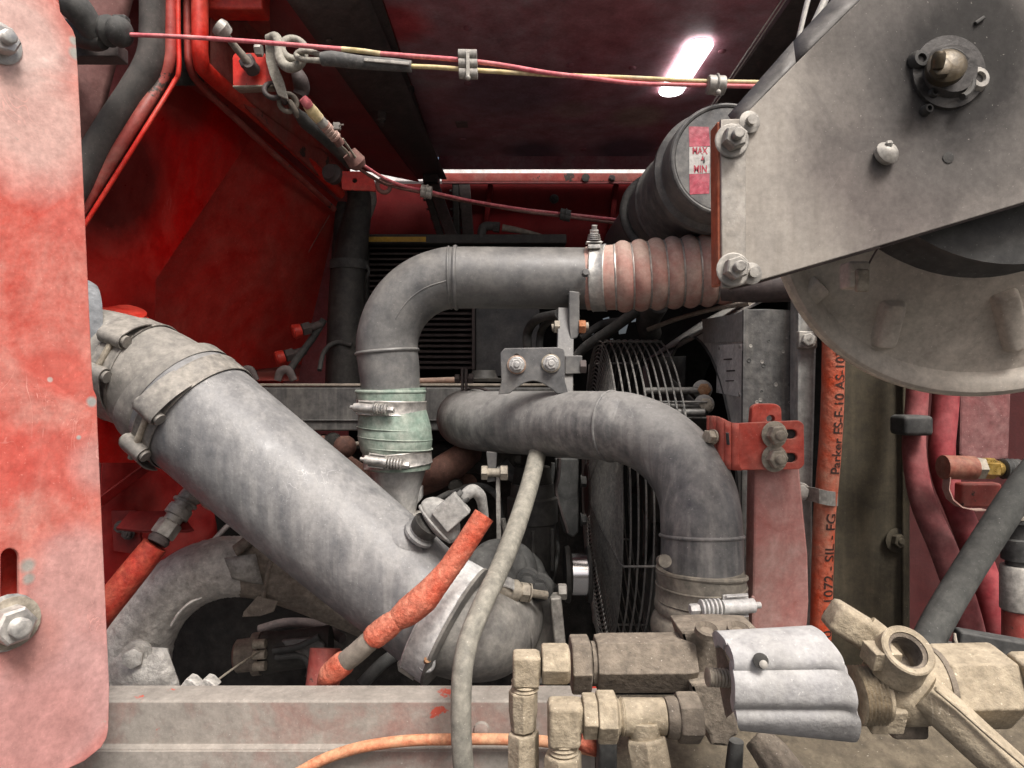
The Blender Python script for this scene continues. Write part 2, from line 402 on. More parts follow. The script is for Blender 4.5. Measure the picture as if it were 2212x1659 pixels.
# two black struts under the cross beam
for i, (x0, x1, nm, lab) in enumerate(((918, 975, 'hood_strut', 'left black hood strut leaning under the cable clip at the back'), (985, 1008, 'hood_strut', 'right black hood strut with ribbed face behind the yellow taped cooler'))):
    st = thing(nm, lab, 'strut', P(x0, 450, 2.0+.05*i), 'hood struts at the back')
    mb = MB(); mb.bar(P(x0, 400, 2.02+.05*i), P(x1-20, 520, 2.02+.05*i), .05, .02); part('web', mb, m_black, st, .003)
    mb = MB(); mb.bar(P(x0+18, 398, 2.0+.05*i), P(x1+4, 520, 2.0+.05*i), .012, .034); part('flange', mb, m_rib, st, .003)
    for k in range(5):
        p = P(x0+(x1-20-x0)*(k+.5)/5, 412+k*20, 2.005+.05*i); mb = MB(); mb.box(p, X_*.02, Y_*.004, Z_*.003); part('rung', mb, m_rib, st, .001)

# ---- red bulkhead at the left
bk = thing('bulkhead', 'large bright red folded bulkhead filling the upper left of the bay', 'bulkhead', (-.6, 1.4, 1.6))
part('backing', plate(F(1.93), [(-420, -160), (700, -160), (756, 352), (752, 1100), (-420, 1100)], [], .006), m_corner, bk)
mb = MB(); mb.patch(P(-60, -120, 1.06), P(420, -120, 1.20), P(420, 170, 1.24), P(-60, 640, 1.14), 4, 6); part('backing', mb, m_corner, bk, 0, .004)
Ap, Bp, Cp, Dp, Ep = P(388, 176, 1.22), P(731, 440, 1.72), P(648, 792, 1.78), P(180, 1000, 1.36), P(150, 545, 1.10)
_l = V(bk.location)
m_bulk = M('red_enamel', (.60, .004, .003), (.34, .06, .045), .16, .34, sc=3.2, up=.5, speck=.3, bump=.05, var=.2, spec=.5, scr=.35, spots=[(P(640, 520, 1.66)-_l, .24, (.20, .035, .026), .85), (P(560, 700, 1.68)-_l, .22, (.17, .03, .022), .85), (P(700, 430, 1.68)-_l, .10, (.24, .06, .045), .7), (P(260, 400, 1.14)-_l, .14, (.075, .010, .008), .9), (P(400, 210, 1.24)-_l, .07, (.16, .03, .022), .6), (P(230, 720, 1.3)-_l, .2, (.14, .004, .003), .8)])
mb = MB(); mid = P(470, 560, 1.52)
def fan(mb, ctr, ring, n=10):
    """smooth dished sheet from a centre to a ring of corners"""
    R = []
    for i in range(len(ring)):
        a, b = ring[i], ring[(i+1) % len(ring)]
        for k in range(n): R.append(a.lerp(b, k/n))
    prev = mb.ring(R)
    for s in range(1, 8):
        t = 1-s/8; cur = mb.ring([ctr.lerp(p, t) for p in R]); mb.bridge(prev, cur); prev = cur
    c = mb.ring([ctr])[0]
    for i in range(len(prev)): mb.f.append((prev[i], prev[(i+1) % len(prev)], c))
X1 = P(548, 288, 1.43)
LF = Pl(Ap, (Ep-Ap).cross(X1-Ap)); RF = Pl(Bp, (X1-Bp).cross(P(470, 800, 1.60)-Bp))
if LF.n.y > 0: LF.n = -LF.n
if RF.n.y > 0: RF.n = -RF.n
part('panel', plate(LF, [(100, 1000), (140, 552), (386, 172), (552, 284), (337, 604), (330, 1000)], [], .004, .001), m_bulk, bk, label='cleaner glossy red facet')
m_bdust = M('red_enamel_dusted', (.56, .012, .009), (.36, .06, .045), .38, .4, sc=4, up=.3, speck=.6, bump=.06, var=.25, scr=.3)
part('panel', plate(RF, [(545, 279), (735, 438), (650, 794), (560, 870), (300, 870), (326, 604)], [], .004, .001), m_bdust, bk, label='dusty dull red facet')
# raised crease across the panel
mb = MB(); mb.tube(px([(712, 465, 1.70, 2), (640, 590, 1.70, 2.6), (575, 700, 1.70, 2.6), (510, 800, 1.69, 2)], 6), 8, squash=.5)
part('crease', mb, M('worn_red_edge', (.30, .07, .055), (.36, .14, .12), .5, .5, sc=20), bk)
mb = MB(); mb.patch(P(232, 800, 1.40), P(520, 800, 1.70), P(470, 1180, 1.62), P(200, 1350, 1.36), 8, 8, V((0, .06, 0)))
m_red_shade = M('red_enamel_shade', (.20, .003, .003), (.14, .02, .016), .25, .5, sc=4, up=.3, speck=.3, bump=.05)  # darker copy of the red enamel, shade under the panel put into the colour
part('lower_panel', mb, m_red_shade, bk, 0, .004)
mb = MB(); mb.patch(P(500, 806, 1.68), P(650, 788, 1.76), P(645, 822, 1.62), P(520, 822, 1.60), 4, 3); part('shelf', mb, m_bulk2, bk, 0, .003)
mb = MB(); mb.bar(P(215, 1085, 1.33), P(350, 985, 1.45), .006, .02); part('brace', mb, m_red_shade, bk, .002)
# corner post left of the ridge: hems, valley and sooty channel
mb = MB(); mb.patch(P(120, -120, 1.02), P(318, -120, 1.10), P(200, 330, 1.07), P(120, 560, 1.02), 6, 10, V((0, -.01, 0)))
part('corner_panel', mb, M('dusty_maroon', (.16, .06, .055), (.20, .12, .11), .5, .7, sc=6, up=.2, speck=.5), bk, 0, .004)
mb = MB(); mb.tube(px([(331, -120, 1.085, 34), (331, 60, 1.09, 34), (326, 128, 1.09, 36), (296, 190, 1.085, 38), (240, 275, 1.07, 38), (150, 420, 1.03, 38)], 8), 20, squash=.75)
part('channel', mb, M('sooty_channel', (.045, .045, .043), (.085, .075, .07), .5, .75, sc=7, up=.1, speck=.6), bk)
for pts, r, m_, nm in (([(368, -120), (368, 60), (366, 130), (345, 182), (290, 268), (160, 478)], 13, m_bulk2, 'hem'), ([(384, -120), (385, 60), (386, 150), (372, 184), (300, 300), (160, 522)], 5, m_hem, 'hem')):
    mb = MB(); mb.tube(px([(x, y, 1.10 if i < 4 else 1.09-.02*(i-3), r) for i, (x, y) in enumerate(pts)], 8), 14); part(nm, mb, m_, bk)
mb = MB(); mb.patch(P(376, -120, 1.13), P(450, -120, 1.16), P(440, 185, 1.20), P(380, 185, 1.14), 4, 8); part('valley', mb, m_rub, bk, 0, .003)
mb = MB(); mb.tube(px([(403, -120, 1.12, 8), (405, 80, 1.12, 8), (412, 150, 1.13, 8), (445, 195, 1.2, 8), (540, 285, 1.36, 7), (722, 452, 1.69, 6)], 8), 12); part('hem', mb, m_bulk2, bk)
mb = MB(); mb.tube(px([(432, -120, 1.11, 21), (432, 60, 1.11, 21), (434, 128, 1.12, 20), (452, 160, 1.16, 18), (545, 240, 1.33, 15), (640, 325, 1.5, 13), (738, 420, 1.69, 10)], 8), 18, squash=.8); part('hem', mb, m_hem, bk)
mb = MB(); mb.patch(P(452, -120, 1.13), P(640, -120, 1.30), P(745, 372, 1.72), P(455, 158, 1.18), 10, 10, V((0, .03, 0))); part('inner_panel', mb, m_bulk2, bk, 0, .004)
mb = MB(); mb.patch(P(447, 152, 1.17), P(560, 196, 1.36), P(757, 380, 1.72), P(733, 424, 1.70), 8, 6); part('sill', mb, m_bulk2, bk, 0, .004)
# hole plug with a dark gap, top of the inner panel
mb = MB(); mb.box(P(505, 8, 1.15), X_*.055, Y_*.02, Z_*.02); part('catch', mb, m_hem, bk, .004)
mb = MB(); mb.box(P(507, 25, 1.16), X_*.02, Y_*.012, Z_*.012); part('slot_cover', mb, m_black, bk, .003)
# grey bar crossing behind the panel edge, with a slot under it
mb = MB(); mb.box(P(200, 116, 1.0), X_*.045, Y_*.014, Z_*.0105); part('stay', mb, m_rib, bk, .002)
# red flange ring behind the duct
rg = thing('filler_flange', 'bright red ring flange behind the top of the grey elbow', 'flange', P(258, 672, 1.2))
c = P(252, 700, 1.2)
mb = MB(); mb.lathe(c, V((.25, -.35, 1)), [(-.02, .045), (0, .045), (.002, .05), (.012, .051), (.014, .047), (.024, .046), (.026, .03)], 32); part('ring', mb, m_hem, rg)
mb = MB(); mb.lathe(c+V((.02, 0, -.06)), V((.25, -.35, 1)), [(0, .05), (.04, .046)], 28); part('neck', mb, m_rib, rg)
# two red capped nipples and a pipe at the foot of the bulkhead
for i, (x, y, lab) in enumerate(((650, 713, 'upper red capped nipple at the foot of the bulkhead'), (614, 770, 'lower red capped nipple above the cross member'))):
    t = thing('nipple', lab, 'fitting', P(x, y, 1.6), 'red capped nipples')
    a = V((-1, -.5, -.35)).normalized(); p = P(x, y, 1.6)
    mb = MB(); mb.lathe(p, a, [(0, .016), (.016, .018), (.02, .014)], 18); part('cap', mb, m_hem, t)
    mb = MB(); mb.hexa(p-a*.022, a, .028, .02); mb.cyl(p-a*.05, p-a*.02, .01); part('stem', mb, m_rib, t)
mb = MB(); mb.tube(px([(700, 690, 1.62, 8), (672, 735, 1.62, 8), (640, 778, 1.6, 8), (622, 806, 1.58, 8)], 6), 12)
solo('drain_pipe', mb, m_rub, 'thin dark pipe joining the two red capped nipples', 'pipe')

# ---- near faded red panel at the left edge
LP = Pl(V((-.465, .62, 1.5)), (.86, -.51, 0))
lpn = thing('side_panel', 'large faded red body panel with peeling paint at the left edge', 'panel', LP.at(120, 830))
edge = [(128, -60), (127.6, 0), (131, 25), (143, 44), (157, 62), (164, 80), (169.5, 157), (179, 350), (188, 547), (194, 680), (200, 815), (203, 842), (209.5, 856), (211.5, 919), (220.6, 1123), (230, 1330), (237, 1484), (235, 1575), (231, 1594), (219, 1615), (182, 1645), (150, 1660), (120, 1720), (-330, 1760), (-330, -60)]
sl_ = slot(22, 1205, 22, 1330, 20)
lo = V(lpn.location)
spots = [(LP.at(8, 1000)-lo, .05, (.60, .07, .05), .6), (LP.at(120, 800)-lo, .035, (.58, .10, .075), .6), (LP.at(150, 480)-lo, .03, (.56, .10, .08), .5), (LP.at(120, 1000)-lo, .05, (.57, .09, .07), .5),
         (LP.at(60, 250)-lo, .075, (.66, .48, .43), .75), (LP.at(30, 70)-lo, .06, (.68, .55, .50), .7), (LP.at(190, 1250)-lo, .06, (.55, .30, .28), .5), (LP.at(140, 1480)-lo, .10, (.52, .31, .295), .9), (LP.at(215, 1000)-lo, .035, (.56, .30, .27), .8), (LP.at(60, 1580)-lo, .06, (.50, .25, .23), .8), (LP.at(160, 1250)-lo, .06, (.54, .31, .285), .8), (LP.at(70, 1390)-lo, .035, (.46, .22, .19), .7),
         (LP.at(163, 115)-lo, .0075, (.42, .41, .37), 1), (LP.at(160, 88)-lo, .006, (.42, .41, .37), 1), (LP.at(198, 868)-lo, .006, (.36, .35, .33), 1), (LP.at(170, 945)-lo, .003, (.38, .36, .34), 1), (LP.at(60, 1222)-lo, .009, (.33, .31, .28), 1), (LP.at(62, 1250)-lo, .007, (.33, .31, .28), 1), (LP.at(108, 820)-lo, .003, (.55, .42, .38), 1)]
m_lp = M('faded_red_paint', (.56, .075, .052), (.57, .27, .225), .44, .7, sc=8, up=0, speck=.3, bump=.12, bsc=160, var=.2, spots=spots, spec=.25, scr=.9, chip=(.44, .34, .30), chipamt=.34)
part('sheet', plate(LP, edge, [sl_], .006, .0012), m_lp, lpn)
mb = MB(); q = Pl(LP.o-LP.n*.03, LP.n)
part('backing', plate(q, [(-100, 1150), (100, 1150), (110, 1380), (-100, 1380)], [], .004), m_hem, lpn)
for x, y, s in ((14, 1345, .030), (-4, 92, .022)):
    p = LP.at(x, y); bolt(lpn, p, LP.n, s, s*.62, m_zinc, flange=1.5, stub=.75, rot=.1)
m_edge = M('bare_edge', (.40, .36, .33), (.50, .40, .36), .5, .7, sc=40)
for x, y, w_, h_ in ((30, 1345, 26, 16),):
    mb = MB(); mb.lathe(LP.at(x-6, y)+LP.n*.0005, LP.n, [(0, .024), (.002, .024), (.0024, .022)], 24); part('washer', mb, m_tan, lpn)

# ---- frame rail along the bottom
rz = P(0, 1513, .75).z
m_rail = M('worn_red_frame', (.44, .10, .07), (.31, .28, .25), .95, .75, sc=5, up=.5, speck=.6, scr=.4, bump=.25, bsc=60, var=.3)
_rl = P(700, 1580, .75)
m_rail = M('worn_red_frame', (.38, .15, .12), (.285, .262, .232), .85, .75, sc=5, up=.5, speck=.6, scr=.3, bump=.25, bsc=60, var=.25, chip=(.46, .085, .055), chipamt=.4)
rail = thing('frame_rail', 'worn red frame rail coated in grey dust along the bottom', 'frame rail', P(700, 1580, .75))
prof = [(.788, rz), (.753, rz), (.750, rz-.002), (.750, P(0, 1608, .75).z), (.7465, P(0, 1613, .7465).z), (.744, P(0, 1617, .744).z), (.744, P(0, 1617, .744).z-.003), (.7405, P(0, 1622, .7405).z), (.7405, 1.0), (.77, 1.0)]
x0, x1 = P(100, 0, .79).x, P(1300, 0, .79).x
mb = MB()
R = []
for xx in (x0, x1): R.append(mb.ring([V((xx, y, z)) for y, z in prof]))
mb.bridge(R[0], R[1]); mb.f.append(tuple(R[0])); mb.f.append(tuple(reversed(R[1])))
part('channel', mb, m_rail, rail, .0012)
p = P(1040, 1575, .75); mb = MB(); mb.lathe(p, Y_, [(0, .009), (.004, .008), (.006, .004)], 16); part('rivet', mb, m_rail, rail)
mb = MB(); mb.box(P(1285, 1492, .79), X_*.016, Y_*.01, Z_*.012); part('end_tab', mb, m_hem, rail, .003)
mb = MB(); mb.tube(px([(640, 1672, .728, 12), (700, 1640, .728, 12), (780, 1614, .729, 12), (880, 1600, .73, 12), (980, 1597, .73, 12), (1080, 1597, .73, 12), (1180, 1602, .73, 12), (1300, 1625, .73, 12)], 8), 14)
solo('orange_cable', mb, M('faded_orange', (.62, .16, .07), (.58, .33, .19), .5, .6, sc=25, up=.2, speck=.5), 'thin faded orange hose curving along the frame rail', 'hose')

# ---- dark engine mass behind everything
m_iron = M('grimy_iron', (.016, .0155, .015), (.05, .047, .042), .35, .7, sc=9, up=.35, speck=.4, bump=.3, spec=.15)
eng = thing('engine', 'dark grimy engine block in the middle of the bay', 'engine', P(1000, 1200, 1.55))
mb = MB(); mb.box(P(1000, 1240, 1.62), X_*.30, Y_*.1, Z_*.30); part('block', mb, m_iron, eng, .01)
mb = MB(); mb.box(P(560, 1330, 1.70), X_*.42, Y_*.08, Z_*.30); part('black_infill', mb, m_shade, eng, .01)  # added black mass that keeps the lower left opening dark
mb = MB(); mb.box(P(960, 985, 1.46), X_*.16, Y_*.06, Z_*.03); part('head_cover', mb, m_iron, eng, .01)
for x, y in ((700, 960), (745, 985), (1120, 990)):
    bolt(eng, P(x, y, 1.42), Y_, .03, .02, m_iron)
m_rust = M('rusty_manifold', (.085, .04, .032), (.15, .08, .06), .4, .75, sc=14, up=.3, speck=.5, bump=.35)
mb = MB(); mb.tube(px([(690, 960, 1.38, 34), (730, 1000, 1.36, 34), (800, 1040, 1.32, 38), (905, 1040, 1.26, 40), (975, 1005, 1.22, 40), (1015, 975, 1.26, 36)], 8), 20, squash=.8); part('manifold', mb, m_rust, eng)
mb = MB(); mb.sphere(P(745, 965, 1.30), .022); part('manifold_boss', mb, m_rust, eng)
mb = MB(); mb.cyl(P(1000, 1045, 1.30), P(1012, 1043, 1.27), .017); part('boss', mb, m_rust, eng)

for x, y in ((1231, 140), (1366, 146), (1010, 60), (1010, 180), (1000, 300), (1260, 322), (1420, 320), (1560, 110)):
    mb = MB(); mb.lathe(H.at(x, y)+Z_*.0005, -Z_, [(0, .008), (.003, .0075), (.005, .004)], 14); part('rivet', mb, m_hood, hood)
# ------------------------------------------------------------------ pipes, hoses and clamps
m_pipe = M('dusty_grey_pipe', (.092, .096, .102), (.19, .184, .172), .36, .42, sc=5, up=.5, scr=.5, spec=.5, speck=.55, bump=.10, bsc=70, var=.25)  # real dust on pipes and duct, weighted upward to paint in shaded undersides
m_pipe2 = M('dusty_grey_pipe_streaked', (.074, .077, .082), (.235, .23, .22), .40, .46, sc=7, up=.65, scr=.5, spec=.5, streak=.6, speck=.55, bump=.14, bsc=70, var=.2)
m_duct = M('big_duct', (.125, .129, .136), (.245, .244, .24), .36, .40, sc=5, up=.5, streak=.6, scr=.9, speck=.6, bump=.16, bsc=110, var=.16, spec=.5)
m_elb = M('dusty_cast_elbow', (.145, .142, .135), (.27, .255, .228), .5, .65, sc=8, up=.35, speck=.5, bump=.15)
m_band = M('dusty_band', (.20, .195, .185), (.29, .272, .24), .5, .55, .35, sc=14, up=.25, speck=.4, bump=.12)
m_alu = M('cast_aluminium', (.52, .52, .51), (.42, .41, .39), .38, .42, .55, sc=12, up=.1, speck=.35, bump=.12, bsc=150)
m_green = M('green_silicone', (.20, .30, .245), (.36, .38, .33), .38, .6, sc=12, up=.25, speck=.3, bump=.08)
m_sil = M('pink_silicone', (.46, .115, .095), (.48, .35, .295), .62, .65, sc=6, up=.45, speck=.3, bump=.03, var=.15)
m_hump = M('dusty_black_hose', (.10, .095, .085), (.27, .245, .20), .55, .75, sc=9, up=.5, speck=.4, bump=.12)
m_bright = M('bright_band', (.86, .86, .85), (.66, .65, .62), .3, .45, .3, sc=14, up=0, speck=.4, bump=.1)
m_white = M('pale_zinc', (.70, .70, .69), (.52, .50, .46), .35, .5, .15, sc=24, up=0, speck=.3)
m_steel = M('spring_steel', (.55, .54, .52), (.45, .42, .38), .3, .4, .8, sc=20, up=.1, bump=.05)
def arc(c, r, a0, a1, n, rp, d0, d1):
    """picture-plane arc as (x, y, depth, radius px)"""
    return [(c[0]+r*math.cos(a0+(a1-a0)*i/n), c[1]+r*math.sin(a0+(a1-a0)*i/n), d0+(d1-d0)*i/n, rp[0]+(rp[1]-rp[0])*i/n) for i in range(n+1)]
def weld(parent, path, i, mat, k=1.03, w=.004, name='weld_bead'):
    p, r = path[i]; a = path[min(i+1, len(path)-1)][0]-path[i-1][0]
    mb = MB(); mb.torus(p, a, r*1.0, w, 40, 8); return part(name, mb, mat, parent)
def band(parent, p, axis, r, wd, mat, th=.0012, name='band'):
    a = axis.normalized(); mb = MB()
    mb.lathe(p-a*wd/2, a, [(0, r), (0, r+th), (wd*.06, r+th*1.5), (wd*.1, r+th), (wd*.9, r+th), (wd*.94, r+th*1.5), (wd, r+th), (wd, r)], 48, False); return part(name, mb, mat, parent)
def tclamp(label, p, axis, r, wd, face, run, ln, s=1., mat=None, flip=1, bmat=None):
    """constant-tension clamp: band, screw housing, stack of springs, screw"""
    mat = mat or m_steel
    t = thing('hose_clamp', label, 'hose clamp', p, 'constant tension hose clamps')
    band(t, p, axis, r, wd, bmat or mat)
    q = p+face.normalized()*(r+.006*s); run = run.normalized()*flip; a = q-run*ln*.5
    mb = MB(); mb.cyl(a, a+run*ln*.50, .0062*s, 16); fu = face.normalized(); sx = run.cross(fu)
    mb.box(a+run*ln*.26-fu*.004*s, run*ln*.2, sx*.0095*s, fu*.0012); mb.box(a+run*ln*.26-fu*.002*s+sx*.0088*s, run*ln*.17, sx*.0008, fu*.003*s); mb.box(a+run*ln*.26-fu*.002*s-sx*.0088*s, run*ln*.17, sx*.0008, fu*.003*s)
    part('screw_housing', mb, mat, t, .0005)
    mb = MB(); mb.cyl(a-run*ln*.10, a, .0028*s, 10); part('screw_tip', mb, mat, t)
    for k in range(5):
        mb = MB(); b = a+run*ln*(.52+.065*k); mb.lathe(b, run, [(0, .0048*s), (ln*.022, .0078*s), (ln*.048, .0078*s), (ln*.06, .0048*s)], 18); part('spring_washer', mb, mat, t)
    mb = MB(); mb.hexa(a+run*ln*.86, run, .0082*s, ln*.14); part('screw', mb, mat, t)
    return t
def corrugated(path_pts, n, amp, pxn=10, lobes=True):
    path = px(path_pts, pxn); L = [0]
    for i in range(1, len(path)): L.append(L[-1]+(path[i][0]-path[i-1][0]).length)
    return path, L
def at_len(path, L, s):
    for i in range(1, len(L)):
        if L[i] >= s:
            f = (s-L[i-1])/max(1e-9, L[i]-L[i-1]); return path[i-1][0].lerp(path[i][0], f), path[i-1][1]+(path[i][1]-path[i-1][1])*f, (path[i][0]-path[i-1][0]).normalized()
    return path[-1][0], path[-1][1], (path[-1][0]-path[-2][0]).normalized()

# ---- upper crossover pipe
D1 = 1.13
up = thing('intake_pipe', 'upper grey steel pipe bending from the green hose to the ribbed hose', 'pipe', P(985, 600, D1))
pp = [(1272, 602, D1+.01, 66), (1130, 601, D1, 66), (985, 600, D1, 66)] + arc((988, 752), 152, -math.pi/2, -math.pi, 8, (66, 66), D1, D1)[1:] + [(841, 800, D1, 65), (846, 868, D1, 61)]
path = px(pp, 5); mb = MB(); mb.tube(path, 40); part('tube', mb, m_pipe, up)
weld(up, path, 10, m_pipe, w=.0035); weld(up, path, 11, m_pipe, w=.002); weld(up, path, 51, m_pipe, w=.003)
mb = MB(); ed = []
for i in range(11, 40): 
    p, r = path[i]; ed.append((p+(P(988, 752, D1)-p).normalized()*r*.25+V((0, -1, 0))*r*.955, .0014))
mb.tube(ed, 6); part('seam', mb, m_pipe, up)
p = P(1264, 590, D1-.052); bolt(up, p, V((.05, -1, .1)), .010, .006, m_pipe, stub=0, name='stud')
# its hanger
mb = MB(); mb.poly([P(x, y, 1.085) for x, y in ((1229, 628), (1252, 630), (1252, 716), (1247, 730), (1232, 734), (1229, 700))], V((0, .012, 0))); part('hanger_tab', mb, m_pipe, up, .002)
mb = MB(); mb.sphere(P(1240, 636, 1.092), .007, 12, (1.5, .8, .7)); part('weld_blob', mb, m_pipe, up)

# ---- pink ribbed silicone hose
hp_ = [(1268, 602, 1.14, 68), (1330, 599, 1.13, 70), (1450, 590, 1.12, 71), (1550, 582, 1.11, 72), (1640, 574, 1.10, 72)]
cs = thing('ribbed_hose', 'dusty pink ribbed silicone hose with wire rings running behind the steel plate', 'hose', P(1420, 592, 1.12))
path, L = corrugated(hp_, 8, .1, 12); TL = L[-1]
s0 = TL*.17; pitch = (TL-s0)/8.6; prof = []; k = 160
for i in range(k+1):
    s = TL*i/k; c, r, t = at_len(path, L, s)
    if s > s0: r *= 1+.15*abs(math.sin(math.pi*(s-s0)/pitch))**.6-.045
    prof.append((c, r))
mb = MB(); mb.tube(prof, 44); part('tube', mb, m_sil, cs)
for j in range(9):
    c, r, t = at_len(path, L, s0+pitch*j)
    if s0+pitch*j < TL*.98:
        mb = MB(); mb.torus(c, t, r*.97+.001, .0018, 44, 6); part('wire_ring', mb, m_steel, cs)
c, r, t = at_len(path, L, TL*.075)
cl = thing('band_clamp', 'bright steel band clamp with upright bolt at the end of the pink hose', 'hose clamp', c)
band(cl, c, t, r+.0005, .024, m_zinc, .0015)
b = P(1283, 530, 1.10)
mb = MB(); mb.box(b+Z_*.004, X_*.013, Y_*.008, Z_*.001); mb.box(b+Z_*-.003, X_*.010, Y_*.007, Z_*.003); part('saddle', mb, m_zinc, cl, .0006)
mb = MB(); 
for k in range(4): mb.lathe(b+Z_*(.006+k*.003), Z_, [(0, .006), (.0008, .0115-k*.0006), (.0022, .0115-k*.0006), (.003, .006)], 20)
part('spring_washer', mb, m_steel, cl)
mb = MB(); mb.hexa(b+V((0, -.001, .019)), V((0, -.35, 1)), .013, .006); mb.cyl(b+V((0, -.003, .024)), b+V((0, -.006, .031)), .0045, 12); part('nut', mb, m_zinc, cl)

# ---- green hose, two clamps, silver outlet
gh = thing('green_hose', 'pale green silicone hose coupling between grey pipe and silver outlet', 'hose', P(850, 935, 1.1))
gp = [(844, 838, D1, 75), (845, 856, D1, 74), (846, 880, D1, 71), (849, 905, D1, 75), (853, 935, D1, 79), (857, 962, D1, 77), (859, 985, D1, 70), (859, 1003, D1, 72), (859, 1012, D1, 70)]
path = px(gp, 6); mb = MB(); mb.tube(path[1:], 44); part('tube', mb, m_green, gh)
mb = MB(); mb.torus(P(844, 846, D1), Z_, 72*D1/K, .0035, 44, 10); part('lip', mb, m_green, gh)
for y, rr, x in ((925, 78.4, 851), (945, 78.9, 854), (966, 76.5, 857)):
    mb = MB(); mb.torus(P(x, y, D1), V((.06, 0, 1)), rr*D1/K, .0011, 44, 6); part('ply_ridge', mb, m_green, gh)
tclamp('upper steel clamp on the green hose', P(846, 880, D1), V((.03, 0, 1)), 73*D1/K, .024, V((-.28, -1, 0)), V((1, -.28, -.06)), .068, 1.15)
tclamp('lower steel clamp on the green hose, tilted down to the right', P(859, 990, D1), V((-.08, 0, 1)), 72*D1/K, .024, V((-.1, -1, 0)), V((1, -.1, -.12)), .072, 1.15)
ag = thing('silver_outlet', 'bare aluminium outlet tapering down below the green hose', 'pipe', P(858, 1065, D1))
mb = MB(); mb.tube(px([(859, 996, D1, 64), (859, 1015, D1, 61), (859, 1060, D1, 48), (860, 1105, D1, 38), (860, 1118, D1, 37)], 6), 36); part('tube', mb, m_alu, ag)
mb = MB(); mb.poly([P(x, y, 1.13) for x, y in ((899, 1058), (911, 1050), (911, 1078), (897, 1094))], V((0, .02, 0))); part('fin', mb, m_alu, ag, .002)
mb = MB(); mb.lathe(P(878, 1122, 1.12)-Z_*.009, Z_, [(0, .033), (0, .036), (.018, .036), (.018, .033)], 36); part('collar', mb, m_gal, ag)
mb = MB(); mb.cyl(P(872, 1132, 1.12), P(880, 1200, 1.14), .024); part('stub', mb, m_black, ag)

# ---- lower pipe
lp = thing('charge_pipe', 'lower dusty grey pipe bending down to the black hump hose', 'pipe', P(1300, 920, .98))
q = [(1080, 893, 1.42, 52), (1020, 899, 1.33, 57), (1004, 905, 1.24, 61), (1046, 910, 1.17, 65), (1180, 915, 1.07, 70), (1307, 920, .98, 75)] + arc((1305, 1128), 209, -math.pi/2, 0, 8, (75, 86), .98, .865)[1:] + [(1516, 1180, .86, 86.5), (1517, 1250, .857, 86)]
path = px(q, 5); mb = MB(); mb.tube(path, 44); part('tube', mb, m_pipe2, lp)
weld(lp, path, 26, m_pipe2, w=.0022); weld(lp, path, 68, m_pipe2, w=.0025)
mb = MB(); ed = []
for i in range(26, 66):
    p, r = path[i]; ed.append((p+(P(1305, 1128, .93)-p).normalized()*r*-.05+V((0, -1, 0))*r*1.0, .0013))
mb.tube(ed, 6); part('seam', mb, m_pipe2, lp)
# bracket welded on top
FB = F(1.02)
pts = fillet([(1086, 757), (1215, 757), (1219, 764), (1219, 828), (1224, 848), (1199, 848)], [10, 12, 4, 6, 2, 0]) + [(1199-98*i/10, 846-math.sin(math.pi*i/10)*24) for i in range(1, 10)] + fillet([(1101, 848), (1079, 850), (1084, 828), (1081, 766)], [0, 2, 6, 6])
pts = [(1081, 762), (1090, 752), (1208, 750), (1217, 754), (1220, 763), (1220, 822), (1228, 850), (1203, 850)] + [(1203-102*i/12, 850-math.sin(math.pi*i/12)*27) for i in range(1, 12)] + [(1101, 850), (1076, 852), (1083, 824)]
part('bracket', plate(FB, pts, [oval(1116, 777, 8, 12), oval(1189, 776, 8, 12)], .006, .0012), m_pipe, lp)
m_rustw = M('rust_stained_washer', (.33, .17, .10), (.38, .33, .28), .5, .6, .3, sc=60, up=.1)
for x, y, mm in ((1116, 788, m_rustw), (1190, 785, m_tan)):
    p = P(x, y, 1.019)
    mb = MB(); mb.lathe(p, Y_, [(0, .0142), (.0022, .0142), (.0026, .0132)], 26); part('washer', mb, mm, lp)
    bolt(lp, p-V((0, .0024, 0)), Y_, .0165, .008, m_alu, flange=1.25, stub=.45, rot=.2)
# second strap behind the pipe with clamp bolt
sb = thing('pipe_strap', 'dark strap clamp with small side bolt at the back end of the lower pipe', 'clamp', P(975, 870, 1.25))
c = P(1012, 903, 1.30); mb = MB(); mb.lathe(c-V((-.01, .012, 0)), V((.3, 1, 0)), [(0, .056), (0, .0585), (.025, .0585), (.025, .056)], 40, False); part('band', mb, m_rib, sb)
for k in (-1, 1):
    mb = MB(); mb.box(P(1003+k*4, 823, 1.25), X_*.0022, Y_*.012, Z_*.022); part('ear', mb, m_rib, sb, .001)
mb = MB(); mb.hexa(P(1012, 818, 1.25), X_, .018, .009); mb.hexa(P(993, 818, 1.25), -X_, .016, .009); mb.cyl(P(993, 818, 1.25), P(1012, 818, 1.25), .005, 10); part('bolt', mb, m_rib, sb)
